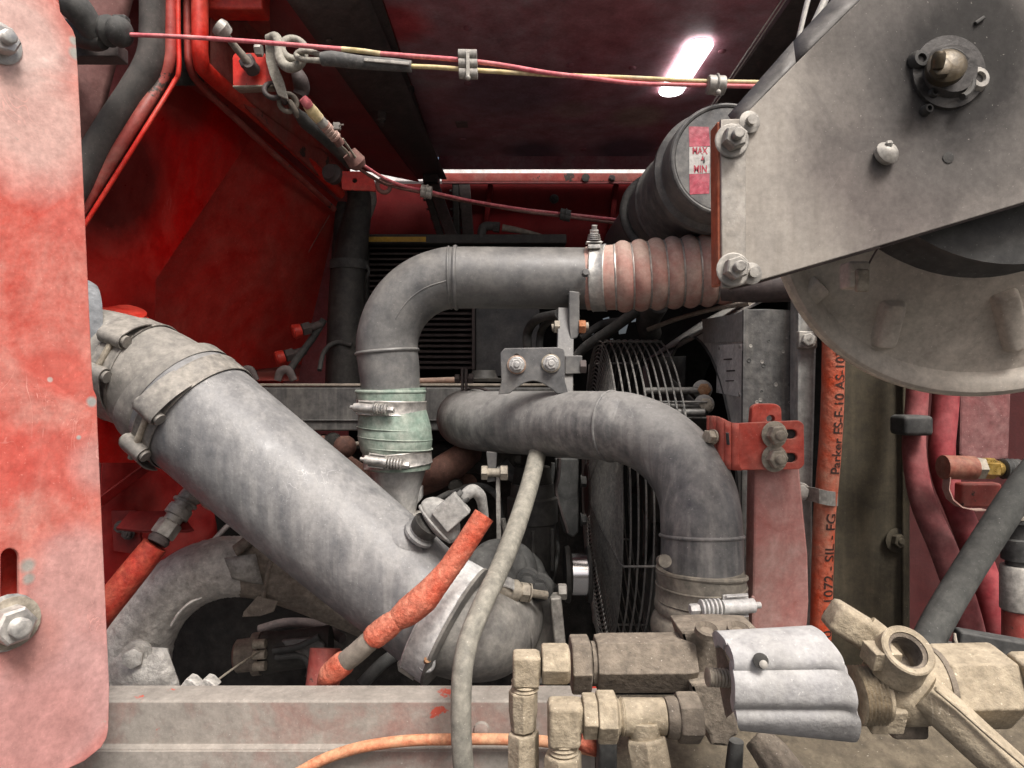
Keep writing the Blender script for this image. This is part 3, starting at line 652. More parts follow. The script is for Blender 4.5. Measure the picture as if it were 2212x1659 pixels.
# strut behind the bracket
st = thing('bracket_strut', 'grey vertical strut bolted between the two pipes', 'bracket', P(1220, 750, 1.1))
mb = MB(); mb.bar(P(1222, 668, 1.11), P(1219, 860, 1.06), .026, .014, V((0, 1, 0))); part('bar', mb, m_pipe, st, .0015)
mb = MB(); mb.hexa(P(1206, 706, 1.10)+X_*.002, -X_, .019, .009); mb.cyl(P(1206, 706, 1.10), P(1192, 708, 1.10), .006, 12); part('bolt', mb, m_tan, st)
mb = MB(); mb.hexa(P(1250, 706, 1.09), X_, .020, .011); part('nut', mb, M('rust_orange', (.36, .10, .03), (.42, .22, .12), .4, .8, sc=60), st)
mb = MB(); mb.cyl(P(1256, 706, 1.09), P(1271, 705, 1.09), .0065, 12); part('stud', mb, m_tan, st)
FQ = F(1.06); part('clip_plate', plate(FQ, fillet([(1221, 768), (1258, 768), (1258, 806), (1221, 808)], 3), [], .012, .001), m_pipe, st)
mb = MB(); mb.hexa(P(1252, 792, 1.066), X_, .020, .010); part('bolt', mb, m_rib, st)
# lower tab with through bolt and thin strip
tb = thing('pipe_stay', 'thin grey stay hanging from a bolted tab under the lower pipe', 'bracket', P(1066, 1030, 1.09))
FT = F(1.09); part('tab', plate(FT, fillet([(1050, 975), (1074, 978), (1071, 1020), (1071, 1040), (1052, 1042), (1053, 1005)], 3), [], .012, .0015), m_pipe, tb)
part('strip', plate(F(1.084), fillet([(1072, 1012), (1081, 1010), (1080, 1040), (1083, 1190), (1073, 1190), (1071, 1060)], 2), [], .022, .001), m_gal, tb)
mb = MB(); mb.hexa(P(1053, 1021, 1.085), -X_, .021, .010); mb.hexa(P(1081, 1021, 1.083), X_, .022, .012); mb.cyl(P(1053, 1021, 1.085), P(1081, 1021, 1.083), .007, 12); part('bolt', mb, m_tan, tb)

# ---- hump hose under the lower pipe
hh = thing('hump_hose', 'dusty black hump hose at the foot of the lower grey pipe', 'hose', P(1516, 1300, .855))
q = [(1514, 1226, .857, 92), (1514, 1250, .857, 93), (1513, 1400, .857, 97)]
path, L = corrugated(q, 3, .1, 14); TL = L[-1]; prof = []
for i in range(121):
    s = TL*i/120; c, r, t = at_len(path, L, s); y = 1226+174*i/120
    for yc, a in ((1318, .030), (1352, .045), (1390, .05)):
        r += a*.058*math.exp(-((y-yc)/13)**2)*1.6
    for yc in (1334, 1372): r -= .0035*math.exp(-((y-yc)/3.5)**2)
    prof.append((c+V((.002*math.sin(y*.05), 0, 0)), r))
mb = MB(); mb.tube(prof, 48); part('tube', mb, m_hump, hh)
mb = MB(); cc = P(1515, 1240, .857)
mb.torus(cc, V((.05, .12, 1)), 92*.857/K, .0032, 48, 8); part('lip', mb, m_hump, hh)
mb = MB(); mb.cyl(P(1430, 1212, .83), P(1437, 1212, .79), .0075, 14); part('peg', mb, m_hump, hh)
tclamp('whitish steel clamp on the black hump hose', P(1514, 1277, .857), V((0, 0, 1)), 94*.857/K, .020, V((.12, -1, 0)), V((-1, -.12, -.02)), .078, 1.35, m_white, 1, m_hump)

# ---- big corrugated-looking intake duct, lower left
dk = thing('intake_duct', 'large dusty grey intake duct running diagonally down to the right', 'duct', P(640, 1060, .95))
q = [(385, 858, .985, 130), (440, 904, .975, 131), (560, 1006, .955, 131), (700, 1122, .94, 130), (830, 1230, .925, 126), (880, 1272, .92, 122), (925, 1310, .915, 122), (962, 1342, .91, 121)]
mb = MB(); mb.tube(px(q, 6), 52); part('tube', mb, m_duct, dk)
# neck with boss towards the sensor
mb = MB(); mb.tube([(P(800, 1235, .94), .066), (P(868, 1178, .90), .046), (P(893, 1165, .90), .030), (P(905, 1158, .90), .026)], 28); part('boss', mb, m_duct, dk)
# elbow above
el = thing('duct_elbow', 'dusty beige grey elbow joining the large duct to the boot behind the red panel', 'duct', P(310, 790, 1.0))
q = [(120, 765, 1.015, 106), (180, 771, 1.01, 107), (250, 785, 1.005, 109), (320, 815, .995, 115), (372, 850, .988, 121), (414, 884, .983, 127)]
mb = MB(); mb.tube(px(q, 6), 48); part('tube', mb, m_elb, el)
mb = MB(); mb.tube(px([(366, 840, .99, 126), (372, 846, .989, 131), (384, 856, .987, 133), (395, 866, .985, 134), (400, 870, .984, 131)], 4), 48); part('collar', mb, m_elb, el)
bt = thing('rubber_boot', 'slate grey rubber boot edge peeking out beside the red panel', 'boot', P(180, 750, 1.03))
mb = MB(); ba = V((.73, .68, -.08)).normalized(); mb.lathe(V((-.632, 1.02, P(0, 748, 1.02).z))-ba*.063, ba, [(0, .085), (.024, .096), (.052, .097), (.060, .093), (.063, .078)], 48); part('boot', mb, M('slate_rubber', (.12, .135, .15), (.24, .25, .26), .4, .6, sc=9, up=.2, speck=.4), bt)
# strap clamp on the duct, with looped strap and T-bolt
dax = (P(560, 1006, .955)-P(440, 904, .975)).normalized()
def side(c, r, ang, ax):
    """point on the ring facing the photographer; ang from straight at the viewer, positive downwards-left"""
    u = (V((0, -1, 0))-ax*V((0, -1, 0)).dot(ax)).normalized(); v = ax.cross(u)
    return c+u*(r*math.cos(ang))+v*(r*math.sin(ang)), (u*math.cos(ang)+v*math.sin(ang)), (v*math.cos(ang)-u*math.sin(ang))
c2 = P(424, 890, .978); R2 = .0885
sc_ = thing('strap_clamp', 'wide grey strap clamp with looped slotted end around the top of the large duct', 'clamp', c2, 'looped strap clamps')
band(sc_, c2, dax, R2, .034, m_band, .0014)
def strap_loop(par, c, ax, R, a0, sgn, wd, mat, ln=.62):
    """end of a strap folded back on itself round a barrel"""
    pts = []
    for k in range(9):
        a = a0-sgn*ln*(1-k/8); p, n, t = side(c, R, a, ax); pts.append((p+n*(.0025+.0135*(k/8)), n))
    p, n, t = side(c, R, a0, ax); ctr = p+n*.0055; 
    for k in range(1, 7):
        th = math.pi*k/7; pts.append((ctr+n*(.0108*math.cos(th))+t*sgn*(.0108*math.sin(th)), n))
    for k in range(5):
        a = a0-sgn*.2*k/4; p2, n2, t2 = side(c, R, a, ax); pts.append((p2+n2*(-.001+.002*k/4), n2))
    mb = MB(); Rr = []
    for p, n in pts: Rr.append(p)
    mb2 = []
    for i, (p, n) in enumerate(pts):
        tt = (pts[min(i+1, len(pts)-1)][0]-pts[max(i-1, 0)][0]).normalized(); nn = tt.cross(ax).normalized()*.0009
        mb2.append(mb.ring([p-ax*wd/2-nn, p+ax*wd/2-nn, p+ax*wd/2+nn, p-ax*wd/2+nn]))
    for i in range(len(mb2)-1): mb.bridge(mb2[i], mb2[i+1])
    mb.f.append(tuple(reversed(mb2[0]))); mb.f.append(tuple(mb2[-1]))
    o = part('strap_loop', mb, mat, par, ang=45)
    p, n, t = side(c, R, a0-sgn*.16, ax)
    return ctr, n, t
def tb_clamp(par, c, ax, R, a_up, a_dn, wd, mat):
    c1, n1, t1 = strap_loop(par, c, ax, R, a_up, 1, wd, mat); c3, n3, t3 = strap_loop(par, c, ax, R, a_dn, -1, wd, mat)
    for q, nm in ((c1, 'barrel'), (c3, 'barrel')):
        mb = MB(); mb.cyl(q-ax*wd*.62, q+ax*wd*.62, .0082, 18); part(nm, mb, mat, par)
    mb = MB(); dr = (c3-c1).normalized(); mb.thread(c1-dr*.002, c3+dr*.02, .0045, .0014, 14); part('t_bolt', mb, m_tan, par)
    return c1, c3
# loop on the front face, lower left of the ring (matches the photograph)
import itertools
tb_clamp(sc_, c2, dax, R2+.002, .06, .74, .034, m_band)
c1_ = P(300, 806, .998); ax1 = (P(322, 815, .995)-P(250, 788, 1.004)).normalized()
s2 = thing('strap_clamp', 'looped strap clamp with upright threaded bolt beside the red panel edge', 'clamp', c1_, 'looped strap clamps')
band(s2, c1_, ax1, .0780, .034, m_band, .0014)
tb_clamp(s2, c1_, ax1, .0790, -.58, .06, .034, m_band)
# bright V-band at the lower end and the cast elbow beyond
vb = thing('v_band_clamp', 'bright curved band clamp with rusty bolt at the lower end of the large duct', 'clamp', P(962, 1340, .91))
cv = P(962, 1338, .912); axv = (P(985, 1352, .905)-P(925, 1316, .915)).normalized()
band(vb, cv, axv, .0800, .034, m_bright, .0022)
mb = MB(); mb.lathe(cv+axv*.012, axv, [(0, .075), (.003, .0835), (.007, .0835), (.010, .075)], 48); part('flange', mb, m_elb, vb)
p, n, t = side(cv, .083, .55, axv)
px0 = P(922, 1425, .845)
part('bolt_tab', plate(F(.846), fillet([(905, 1430), (912, 1404), (940, 1392), (945, 1412), (938, 1440), (922, 1455), (908, 1450)], 7), [oval(926, 1405, 8, 11)], .003, .0008), m_alu, vb)
mb = MB(); mb.torus(P(921, 1433, .842), V((-.2, -1, .1)), .0095, .0022, 24, 8); part('ring', mb, m_alu, vb)
m_rustb = M('rust_bolt', (.30, .12, .04), (.36, .24, .15), .4, .85, sc=70, bump=.3)
mb = MB(); mb.hexa(P(921, 1431, .848), V((-.15, -1, .1)), .013, .007); mb.cyl(P(921, 1431, .842), P(924, 1424, .832), .0045, 10); part('bolt', mb, m_rustb, vb)
part('back_tab', plate(F(.862), [(869, 1418), (884, 1425), (905, 1440), (892, 1471), (860, 1450), (858, 1432)], [], .006, .001), m_elb, vb)
ce = thing('turbo_elbow', 'round cast aluminium elbow at the end of the large duct', 'elbow', P(1050, 1370, .93))
q = [(945, 1330, .915, 112), (985, 1352, .915, 106), (1030, 1362, .93, 103), (1062, 1355, .965, 100), (1085, 1320, 1.03, 94), (1095, 1290, 1.10, 86)]
mb = MB(); mb.tube(px(q, 6), 48); part('body', mb, M('grey_casting', (.20, .198, .192), (.30, .285, .255), .5, .55, .2, sc=9, up=.3, speck=.4, bump=.15), ce)
mb = MB(); mb.torus(P(1064, 1355, .965), V((.55, .75, .3)), 102*.965/K, .0022, 48, 8); part('parting_line', mb, m_elb, ce)
dr_ = thing('corrugated_elbow', 'dark ribbed rubber elbow rising behind the orange sleeve', 'hose', P(1080, 1250, 1.02))
pth = px([(1030, 1310, .99, 62), (1050, 1262, 1.0, 66), (1085, 1236, 1.03, 66), (1120, 1262, 1.06, 62), (1135, 1310, 1.08, 56)], 24)
prof = [(c, r*(1+.10*abs(math.sin(i*.26))**.7)) for i, (c, r) in enumerate(pth)]
mb = MB(); mb.tube(prof, 36); part('tube', mb, m_rub, dr_)
# clamp with long bolt
tc_ = thing('bolt_clamp', 'dusty clamp barrel with long threaded bolt beside the thin grey hose', 'clamp', P(1110, 1275, .93))
a = V((1, .25, -.22)).normalized(); p = P(1070, 1270, .93)
mb = MB(); mb.lathe(p, a, [(0, .013), (.006, .015), (.03, .015), (.036, .011)], 22); part('barrel', mb, m_tan, tc_)
mb = MB(); mb.hexa(p+a*.036, a, .023, .012); mb.lathe(p+a*.048, a, [(0, .013), (.002, .013)], 20); part('nut', mb, m_tan, tc_)
mb = MB(); mb.thread(p+a*.048, p+a*.076, .006, .0015); part('threaded_end', mb, m_tan, tc_)
mb = MB(); mb.prism_strip([P(1075+k*9, 1256-4*math.sin(k*.8)+k*2, .925) for k in range(5)], V((0, .008, .004)), V((0, 0, .001))); part('foil_tab', mb, m_zinc, tc_)

# ---- orange fire sleeve
m_or = M('orange_fire_sleeve', (.52, .058, .02), (.52, .20, .13), .42, .7, sc=18, up=.45, speck=.6, bump=.7, bsc=140, var=.38, chip=(.22, .13, .10), chipamt=.12)
m_slv = M('dusty_bare_hose', (.17, .15, .125), (.24, .21, .175), .5, .75, sc=14, up=.3, bump=.2)
os_ = thing('fire_sleeve_hose', 'thick orange fire sleeve hose lying diagonally across the large duct', 'hose', P(890, 1290, .79))
def seg(pts, nm, mat, n=28): 
    rr_ = random.Random(len(pts)); q_ = px(pts, 14); mb = MB(); mb.tube(q_, n); mb.v = [v+V((rr_.gauss(0, 1), rr_.gauss(0, 1), rr_.gauss(0, 1)))*.00012 for v in mb.v]; return part(nm, mb, mat, os_)
seg([(1046, 1113, .815, 23.5), (1022, 1150, .81, 23.5), (994, 1193, .805, 24), (968, 1230, .80, 24), (942, 1262, .796, 27), (915, 1293, .793, 32), (880, 1322, .79, 31), (857, 1339, .789, 24)], 'sleeve', m_or)
seg([(862, 1334, .789, 22), (852, 1344, .789, 22.5)], 'tie', m_zinc)
seg([(858, 1338, .789, 23), (838, 1353, .788, 27), (808, 1376, .787, 26.5), (803, 1380, .787, 22)], 'sleeve', m_or)
seg([(806, 1378, .787, 22), (770, 1410, .79, 22.5), (745, 1430, .795, 22)], 'hose', m_slv)
seg([(748, 1427, .795, 23), (742, 1432, .796, 26), (722, 1449, .80, 26), (712, 1462, .805, 25), (706, 1500, .83, 23)], 'sleeve', m_or)
# ---- thin grey hose crossing in front
gh2 = MB(); gh2.tube(px([(1165, 960, 1.08, 19), (1154, 1010, 1.02, 19.5), (1140, 1062, .97, 20), (1118, 1130, .90, 21), (1096, 1189, .85, 22), (1072, 1245, .81, 22), (1050, 1290, .77, 22), (1026, 1345, .74, 22.5), (1010, 1390, .72, 22.5), (999, 1450, .70, 22.5), (996, 1520, .69, 22.5), (997, 1600, .685, 22.5), (1004, 1690, .68, 22.5)], 8), 20)
solo('grey_hose', gh2, M('dusty_grey_hose', (.185, .18, .155), (.30, .285, .24), .45, .7, sc=14, up=.3, speck=.55, bump=.15), 'thin dusty grey hose dropping in front of the frame rail', 'hose')

# ---- exhaust elbow with crinkled wrap
m_ex = M('crinkled_wrap', (.44, .42, .39), (.54, .52, .485), .5, .45, .3, sc=12, up=.25, speck=.4, bump=.8, bsc=95)
m_ex2 = M('rusty_exhaust', (.15, .12, .095), (.26, .225, .185), .5, .75, sc=14, up=.3, speck=.5, bump=.35)
ex = thing('exhaust_elbow', 'arched exhaust pipe in crinkled heat wrap below the large duct', 'exhaust pipe', P(420, 1280, 1.1))
wv = []
for i, (c, r) in enumerate(px([(262, 1540, 1.10, 86), (282, 1450, 1.10, 78), (305, 1370, 1.10, 70), (348, 1300, 1.10, 66), (408, 1250, 1.10, 65), (470, 1227, 1.10, 65), (525, 1222, 1.11, 64)], 12)):
    wv.append((c, r*(1+.006*math.sin(i*1.9)+.005*math.sin(i*3.3+1))))
mb = MB(); mb.tube(wv, 40)
rnd = random.Random(3)
mb.v = [v+V((rnd.uniform(-1, 1), rnd.uniform(-1, 1), rnd.uniform(-1, 1)))*.0005 for v in mb.v]
part('wrap', mb, m_ex, ex)
mb = MB(); mb.tube(px([(515, 1222, 1.11, 63), (580, 1232, 1.12, 63), (660, 1258, 1.14, 62), (760, 1300, 1.17, 60), (830, 1330, 1.2, 58)], 8), 36); part('pipe', mb, m_ex2, ex)
mb = MB(); mb.torus(P(590, 1235, 1.12), V((1, .1, -.2)), 62*1.12/K, .004, 36, 8); part('joint', mb, m_ex2, ex)
mb = MB(); mb.patch(P(485, 1205, 1.062), P(552, 1196, 1.062), P(568, 1262, 1.066), P(502, 1250, 1.060), 6, 6, V((0, -.008, 0))); part('patch_tab', mb, m_gal, ex, 0, .003)
mb = MB(); mb.tube(px([(545, 1160, 1.10, 16), (520, 1182, 1.07, 17), (508, 1190, 1.066, 16)], 6), 16, squash=.6); part('hook', mb, m_ex2, ex)
part('fin', plate(F(1.08), [(556, 1288), (600, 1300), (590, 1322), (562, 1331), (523, 1333), (526, 1322)], [], .006, .001), m_ex2, ex)
mb = MB(); mb.tube(px([(372, 1350, 1.03, 7), (388, 1325, 1.03, 9), (412, 1302, 1.03, 8), (436, 1292, 1.035, 5)], 6), 10, squash=.5); part('torn_edge', mb, m_ex, ex)
mb = MB(); mb.patch(P(235, 1395, 1.06), P(362, 1400, 1.05), P(392, 1490, 1.05), P(225, 1500, 1.05), 6, 5, V((0, -.02, 0))); part('flange', mb, m_ex, ex, 0, .008)
mb = MB(); p = P(290, 1418, 1.035); mb.lathe(p+V((0, .01, 0)), V((.15, -1, .05)), [(0, .022), (.004, .022), (.005, .017), (.008, .017)], 20); mb.hexa(p, V((.3, -1, .1)), .026, .014, .4); part('bolt', mb, m_ex, ex)
# ---- braided red hose with steel fitting on a red bracket
rh = thing('red_sleeve_hose', 'red fire sleeve hose screwed to a steel fitting below the duct elbow', 'hose', P(300, 1240, .98))
mb = MB(); mb.tube(px([(170, 1390, .96, 30), (222, 1320, .96, 30), (260, 1272, .97, 30), (300, 1222, .98, 29), (335, 1178, .99, 27)], 8), 24)
part('sleeve', mb, M('red_fire_sleeve', (.44, .022, .012), (.36, .09, .05), .3, .6, sc=14, up=.2, speck=.3, bump=.5, bsc=120), rh)
fa = (P(392, 1095, 1.02)-P(338, 1172, .99)).normalized(); f0 = P(338, 1174, .99)
mb = MB(); mb.lathe(f0, fa, [(0, .014), (.006, .016), (.012, .013)], 20); part('collar', mb, m_rib, rh)
mb = MB(); mb.hexa(f0+fa*.012, fa, .030, .024); part('hex_nut', mb, m_gal, rh)
mb = MB(); mb.lathe(f0+fa*.036, fa, [(0, .013), (.008, .013), (.009, .018), (.022, .018), (.023, .014), (.03, .014)], 22); part('barrel', mb, m_gal, rh)
br = thing('fitting_bracket', 'small red angle bracket carrying the steel hose fitting', 'bracket', P(340, 1120, 1.04))
part('shelf', plate(Pl(P(340, 1120, 1.03), (0, -.55, .84)), [(280, 1104), (388, 1102), (418, 1143), (402, 1146), (300, 1146), (250, 1140)], [], .005, .001), m_red_shade, br)
part('leg', plate(F(1.09), [(240, 1104), (290, 1104), (298, 1130), (310, 1200), (245, 1190)], [], .006), m_red_shade, br)
for x, y in ((262, 1138), (278, 1152)): bolt(br, P(x, y, 1.084), Y_, .014, .007, m_rib, stub=.4)
se = thing('steel_elbow_fitting', 'steel elbow fitting rising from the red bracket behind the duct', 'fitting', P(410, 1080, 1.05))
mb = MB(); mb.hexa(P(384, 1108, 1.035), fa, .030, .012); part('lock_nut', mb, m_gal, se)
mb = MB(); mb.tube(px([(392, 1100, 1.04, 20), (402, 1082, 1.05, 21), (418, 1068, 1.06, 24), (438, 1062, 1.08, 25), (470, 1062, 1.1, 24)], 6), 22); part('elbow', mb, m_gal, se)
mb = MB(); mb.torus(P(400, 1086, 1.048), fa, .0165, .003, 24, 8); part('ring', mb, m_gal, se)
mb = MB(); mb.tube(px([(430, 1068, 1.05, 2.4), (436, 1088, 1.05, 2.4), (452, 1100, 1.05, 2.4), (476, 1098, 1.05, 2.4)], 6), 8); solo('wire_loop', mb, m_sil, 'thin pink wire loop beside the steel elbow fitting', 'wire')
# ---- things in the dark opening under the exhaust
mt = thing('starter_motor', 'dim grey starter motor in the dark opening under the exhaust', 'motor', P(600, 1415, 1.25))
a = V((1, .12, .08)); p = P(508, 1418, 1.2)
mb = MB(); mb.lathe(p, a, [(0, .022), (.004, .028), (.03, .028), (.031, .036), (.045, .036)], 26); part('cap', mb, m_slv, mt)
mb = MB(); mb.lathe(p+a*.045, a, [(0, .034), (.004, .037), (.03, .034), (.12, .034)], 26); part('housing', mb, m_black, mt)
for y in (1392, 1415, 1440):
    mb = MB(); mb.cyl(P(548, y, 1.165), P(574, y-2, 1.165), .008, 12); part('terminal', mb, m_tan, mt)
part('bracket', plate(F(1.17), fillet([(606, 1384), (680, 1378), (700, 1392), (690, 1436), (668, 1440), (660, 1418), (620, 1400)], 5), [], .008, .002), M('pale_cast', (.25, .245, .235), (.2, .19, .18), .4, .6, sc=20), mt)
mb = MB(); mb.tube(px([(590, 1405, 1.15, 7), (640, 1398, 1.15, 7), (690, 1375, 1.15, 7)], 6), 10); part('cable', mb, m_rub, mt)
mb = MB(); mb.tube(px([(595, 1420, 1.15, 6), (650, 1418, 1.15, 6), (668, 1440, 1.15, 6), (665, 1462, 1.15, 6)], 6), 10); part('cable', mb, m_rub, mt)
mb = MB(); mb.tube(px([(458, 1478, 1.0, 2.4), (510, 1440, 1.05, 2.4), (560, 1408, 1.13, 2.4)], 4), 8); solo('stay_rod', mb, m_tan, 'thin steel rod slanting up to the starter motor', 'rod')
mb = MB(); mb.cyl(P(692, 1500, .93), P(703, 1400, .95), .021, 18); solo('maroon_pipe_stub', mb, m_bulk2, 'short upright maroon pipe behind the lower end of the orange sleeve', 'pipe')
for i, (x, lab) in enumerate(((408, 'pale angular lug on the rail beside the exhaust foot'), (446, 'pale angular lug on the rail under the thin rod'))):
    mb = MB(); mb.poly([P(x-22, 1486, .95), P(x-6, 1466, .95), P(x+6, 1470, .95), P(x+22, 1486, .95)], V((0, .02, 0))); solo('lug', mb, m_ex, lab, 'lug', bevel=.002)

# ---- sensor, plug and loom near the duct boss
sn = thing('pressure_sensor', 'dusty grey sensor with plug and looped cable on the duct boss', 'sensor', P(945, 1120, .90))
sa = (P(965, 1110, .87)-P(905, 1158, .90)).normalized()
sa = V((.50, -.25, .62)).normalized()
s0 = P(904, 1156, .885)
mb = MB(); mb.lathe(s0, sa, [(0, .022), (.004, .022), (.005, .017), (.009, .017)], 24); part('collar', mb, m_duct, sn)
mb = MB(); mb.lathe(s0+sa*.008, sa, [(0, .017), (.006, .019), (.014, .019), (.016, .015)], 20); part('neck', mb, m_black, sn)
b0 = P(948, 1125, .875)
mb = MB(); mb.sphere(b0, .033, 24); u = V((.62, -.1, -.72)).normalized(); wv_ = V((.72, .1, .62)).normalized()
mb.v = [b0+u*((v-b0).dot(u)*1.0)+wv_*((v-b0).dot(wv_)*.42+.010*max(0, (v-b0).dot(wv_))/.033)+Y_*((v-b0).dot(Y_)*.55) for v in mb.v]
m_sens = M('sensor_grey', (.20, .20, .195), (.32, .315, .295), .5, .65, sc=20, up=.35, speck=.4, bump=.1)
part('hood_cap', mb, m_sens, sn)
mb = MB(); mb.torus(b0-wv_*.006, wv_, .030, .002, 36, 6); part('rim', mb, m_sens, sn)
mb = MB(); mb.box(P(975, 1105, .862), u*.016, wv_*.019, Y_*.010); mb.box(P(960, 1090, .860), u*.004, wv_*.012, Y_*.007); mb.box(P(985, 1122, .858), u*.005, wv_*.016, Y_*.006); part('plug', mb, m_sens, sn, .002)
for k in (-1, 1):
    mb = MB(); mb.tube([(P(980+k*6, 1092+k*6, .866), .004), (P(1004+k*6, 1068+k*6, .872), .004)], 12); part('wire', mb, m_rub, sn)
mb = MB(); mb.tube(px([(1000, 1078, .874, 12), (1010, 1066, .876, 14), (1022, 1060, .88, 14), (1036, 1070, .885, 13), (1042, 1090, .89, 11), (1046, 1130, .90, 11)], 8), 18); part('cable_boot', mb, m_sens, sn)
# ---- fuel filter, brackets, pulley
ff = thing('fuel_filter', 'dark cylindrical filter canister behind the thin grey hose', 'filter', P(1150, 1150, 1.15))
c = P(1150, 1040, 1.16)
mb = MB(); mb.lathe(P(1150, 1262, 1.16), Z_, [(0, .022), (.014, .034), (.02, .038), (.105, .040), (.107, .043), (.147, .043), (.150, .038), (.172, .036)], 36); part('canister', mb, m_black, ff)
for k in range(3):
    an = -.9+k*.9; mb = MB(); mb.box(P(1150, 1180, 1.16)+V((math.sin(an)*.041, -math.cos(an)*.041, .0)), X_*.003, Y_*.003, Z_*.035); part('rib', mb, m_black, ff, .001)
mb = MB(); mb.lathe(P(1150, 1046, 1.16), Z_, [(0, .034), (.03, .03), (.032, .02), (.05, .018)], 28); part('head', mb, m_iron, ff)
mb = MB(); mb.tube(px([(1086, 1120, 1.12, 6), (1092, 1150, 1.12, 6), (1084, 1172, 1.12, 6)], 5), 10); part('spring_hose', mb, m_gal, ff)
fb = thing('filter_bracket', 'bent dark bracket plate hanging beside the fan guard', 'bracket', P(1225, 1080, 1.18))
part('plate', plate(F(1.18), fillet([(1198, 990), (1250, 990), (1250, 1150), (1238, 1162), (1218, 1150), (1198, 1075), (1205, 1040)], 4), [], .01, .003), m_rub, fb)
mb = MB(); mb.tube(px([(1208, 990, 1.16, 9), (1206, 1030, 1.16, 9), (1200, 1060, 1.165, 9), (1210, 1100, 1.165, 8), (1226, 1150, 1.165, 8)], 5), 12, squash=.5); part('fold', mb, m_rib, fb)
for y in (1040, 1122): bolt(fb, P(1254, y, 1.175), X_, .016, .008, m_rub, stub=.3)
pl_ = thing('pulley', 'small shiny steel pulley beside the fan guard', 'pulley', P(1245, 1240, 1.12))
p = P(1228, 1240, 1.12)
mb = MB(); mb.lathe(p-X_*.006, X_, [(0, .044), (.006, .046), (.008, .044), (.008, .030), (.036, .030), (.036, .044), (.040, .046), (.042, .044)], 40); part('rim', mb, m_black, pl_)
mb = MB(); mb.lathe(p+X_*.005, X_, [(0, .034), (.03, .034)], 40); part('drum', mb, plain('polished_steel', (.75, .75, .76), .22, 1), pl_)
ab = thing('alternator_bracket', 'worn grey casting bracket below the pulley', 'bracket', P(1190, 1350, 1.0))
part('web', plate(F(1.0), fillet([(1145, 1300), (1190, 1285), (1206, 1290), (1218, 1400), (1210, 1480), (1150, 1480), (1140, 1400)], 5), [], .02, .003), m_elb, ab)
mb = MB(); mb.bar(P(1199, 1285, .975), P(1212, 1420, .975), .016, .03, V((0, 1, 0))); part('flange', mb, m_gal, ab, .003)
for x, y, s in ((1166, 1268, .034), (1140, 1252, .03)):
    mb = MB(); p = P(x, y, .985); mb.lathe(p, V((-.1, -1, .1)), [(0, s*.6), (.01, s*.55), (.011, s*.42), (.018, s*.42)], 22); mb.hexa(p+V((-.001, -.018, .001)), V((-.1, -1, .1)), s*.6, .006); part('bolt', mb, m_rub, ab)
mb = MB(); mb.hexa(P(1206, 1278, .98), X_, .020, .012); part('nut', mb, m_gal, ab)

# ---- cross member behind the pipes
cm = thing('cross_member', 'dark grey steel cross member with dusty tan top behind the pipes', 'beam', P(760, 870, 1.36))
m_cm = M('dark_cross_member', (.045, .045, .047), (.12, .115, .107), .45, .5, sc=8, up=0, streak=.5, speck=.4, bump=.06)
m_cmt = M('tan_dust', (.20, .17, .14), (.27, .235, .19), .5, .8, sc=9, up=0, speck=.4, bump=.1)
a, b = P(480, 0, 1.36).x, P(1240, 0, 1.36).x; zt = P(0, 836, 1.36).z; zb = P(0, 931, 1.36).z
mb = MB(); mb.box(V(((a+b)/2, 1.41, (zt+zb)/2)), V(((b-a)/2, 0, 0)), V((0, .05, 0)), V((0, 0, (zt-zb)/2))); part('beam', mb, m_cm, cm, .004)
mb = MB(); mb.bar(V((a, 1.358, zt-.066)), V((b, 1.358, zt-.066)), .004, .003); part('weld_line', mb, m_cm, cm, .001)
mb = MB(); mb.box(V(((a+b)/2, 1.425, zt+.004)), V(((b-a)/2, 0, 0)), V((0, .066, 0)), V((0, 0, .003))); part('dusty_top', mb, m_cmt, cm, .002)
for x0 in (535, 617):
    mb = MB(); mb.tube(px([(x0-18, 822, 1.44, 5), (x0-10, 802, 1.44, 6), (x0+6, 800, 1.44, 6), (x0+18, 822, 1.44, 5)], 5), 10, squash=1.6); part('lug', mb, m_rib, cm)
mb = MB(); mb.lathe(P(1045, 812, 1.44), Z_, [(-.012, .05), (-.006, .052), (-.004, .03), (.006, .026), (.012, .024)], 24); part('filler_cap', mb, m_black, cm)
mb = MB(); mb.cyl(P(905, 823, 1.42), P(1000, 820, 1.40), .006, 12); part('copper_pipe', mb, M('dusty_copper', (.30, .16, .11), (.3, .24, .2), .5, .6), cm)

# ---- cooler behind the upper pipe
rd = thing('oil_cooler', 'black louvred oil cooler with yellow tape behind the upper pipe', 'cooler', P(1000, 660, 1.75))
mb = MB(); mb.box(P(1006, 521, 1.76), X_*(216*1.76/K), Y_*.03, Z_*.012); part('top_tank', mb, m_black, rd, .003)
mb = MB(); mb.box(P(910, 660, 1.82), X_*(124*1.8/K), Y_*.01, Z_*.165); part('core', mb, plain('soot_black', (.008, .008, .008), .9), rd)
mb = MB(); hw = 113*1.77/K; mb.box(V((0, 0, 0)), X_*hw, V((0, .012, .003)), V((0, -.001, .0022)))
me = None
for k in range(23):
    p = P(907, 536+k*11.7, 1.775)
    if me is None:
        o = part('fin', mb, m_rib, rd, .0006); me = o.data; o.location = p-V(rd.location)
        o0 = o; o.data.transform(Matrix.Translation(V(rd.location))); 
    else: o = o0.copy(); COL.objects.link(o); o.parent = rd; o.location = p-V(rd.location)
mb = MB(); mb.box(P(906, 517.5, 1.7265), X_*(10.), Y_*.001, Z_*.001); mb = MB(); mb.box(P(854, 517, 1.728), X_*(66*1.73/K), Y_*.0012, Z_*.0062); part('yellow_tape', mb, M('yellow_tape', (.62, .36, .02), (.30, .20, .06), .35, .5, sc=14, up=0), rd)
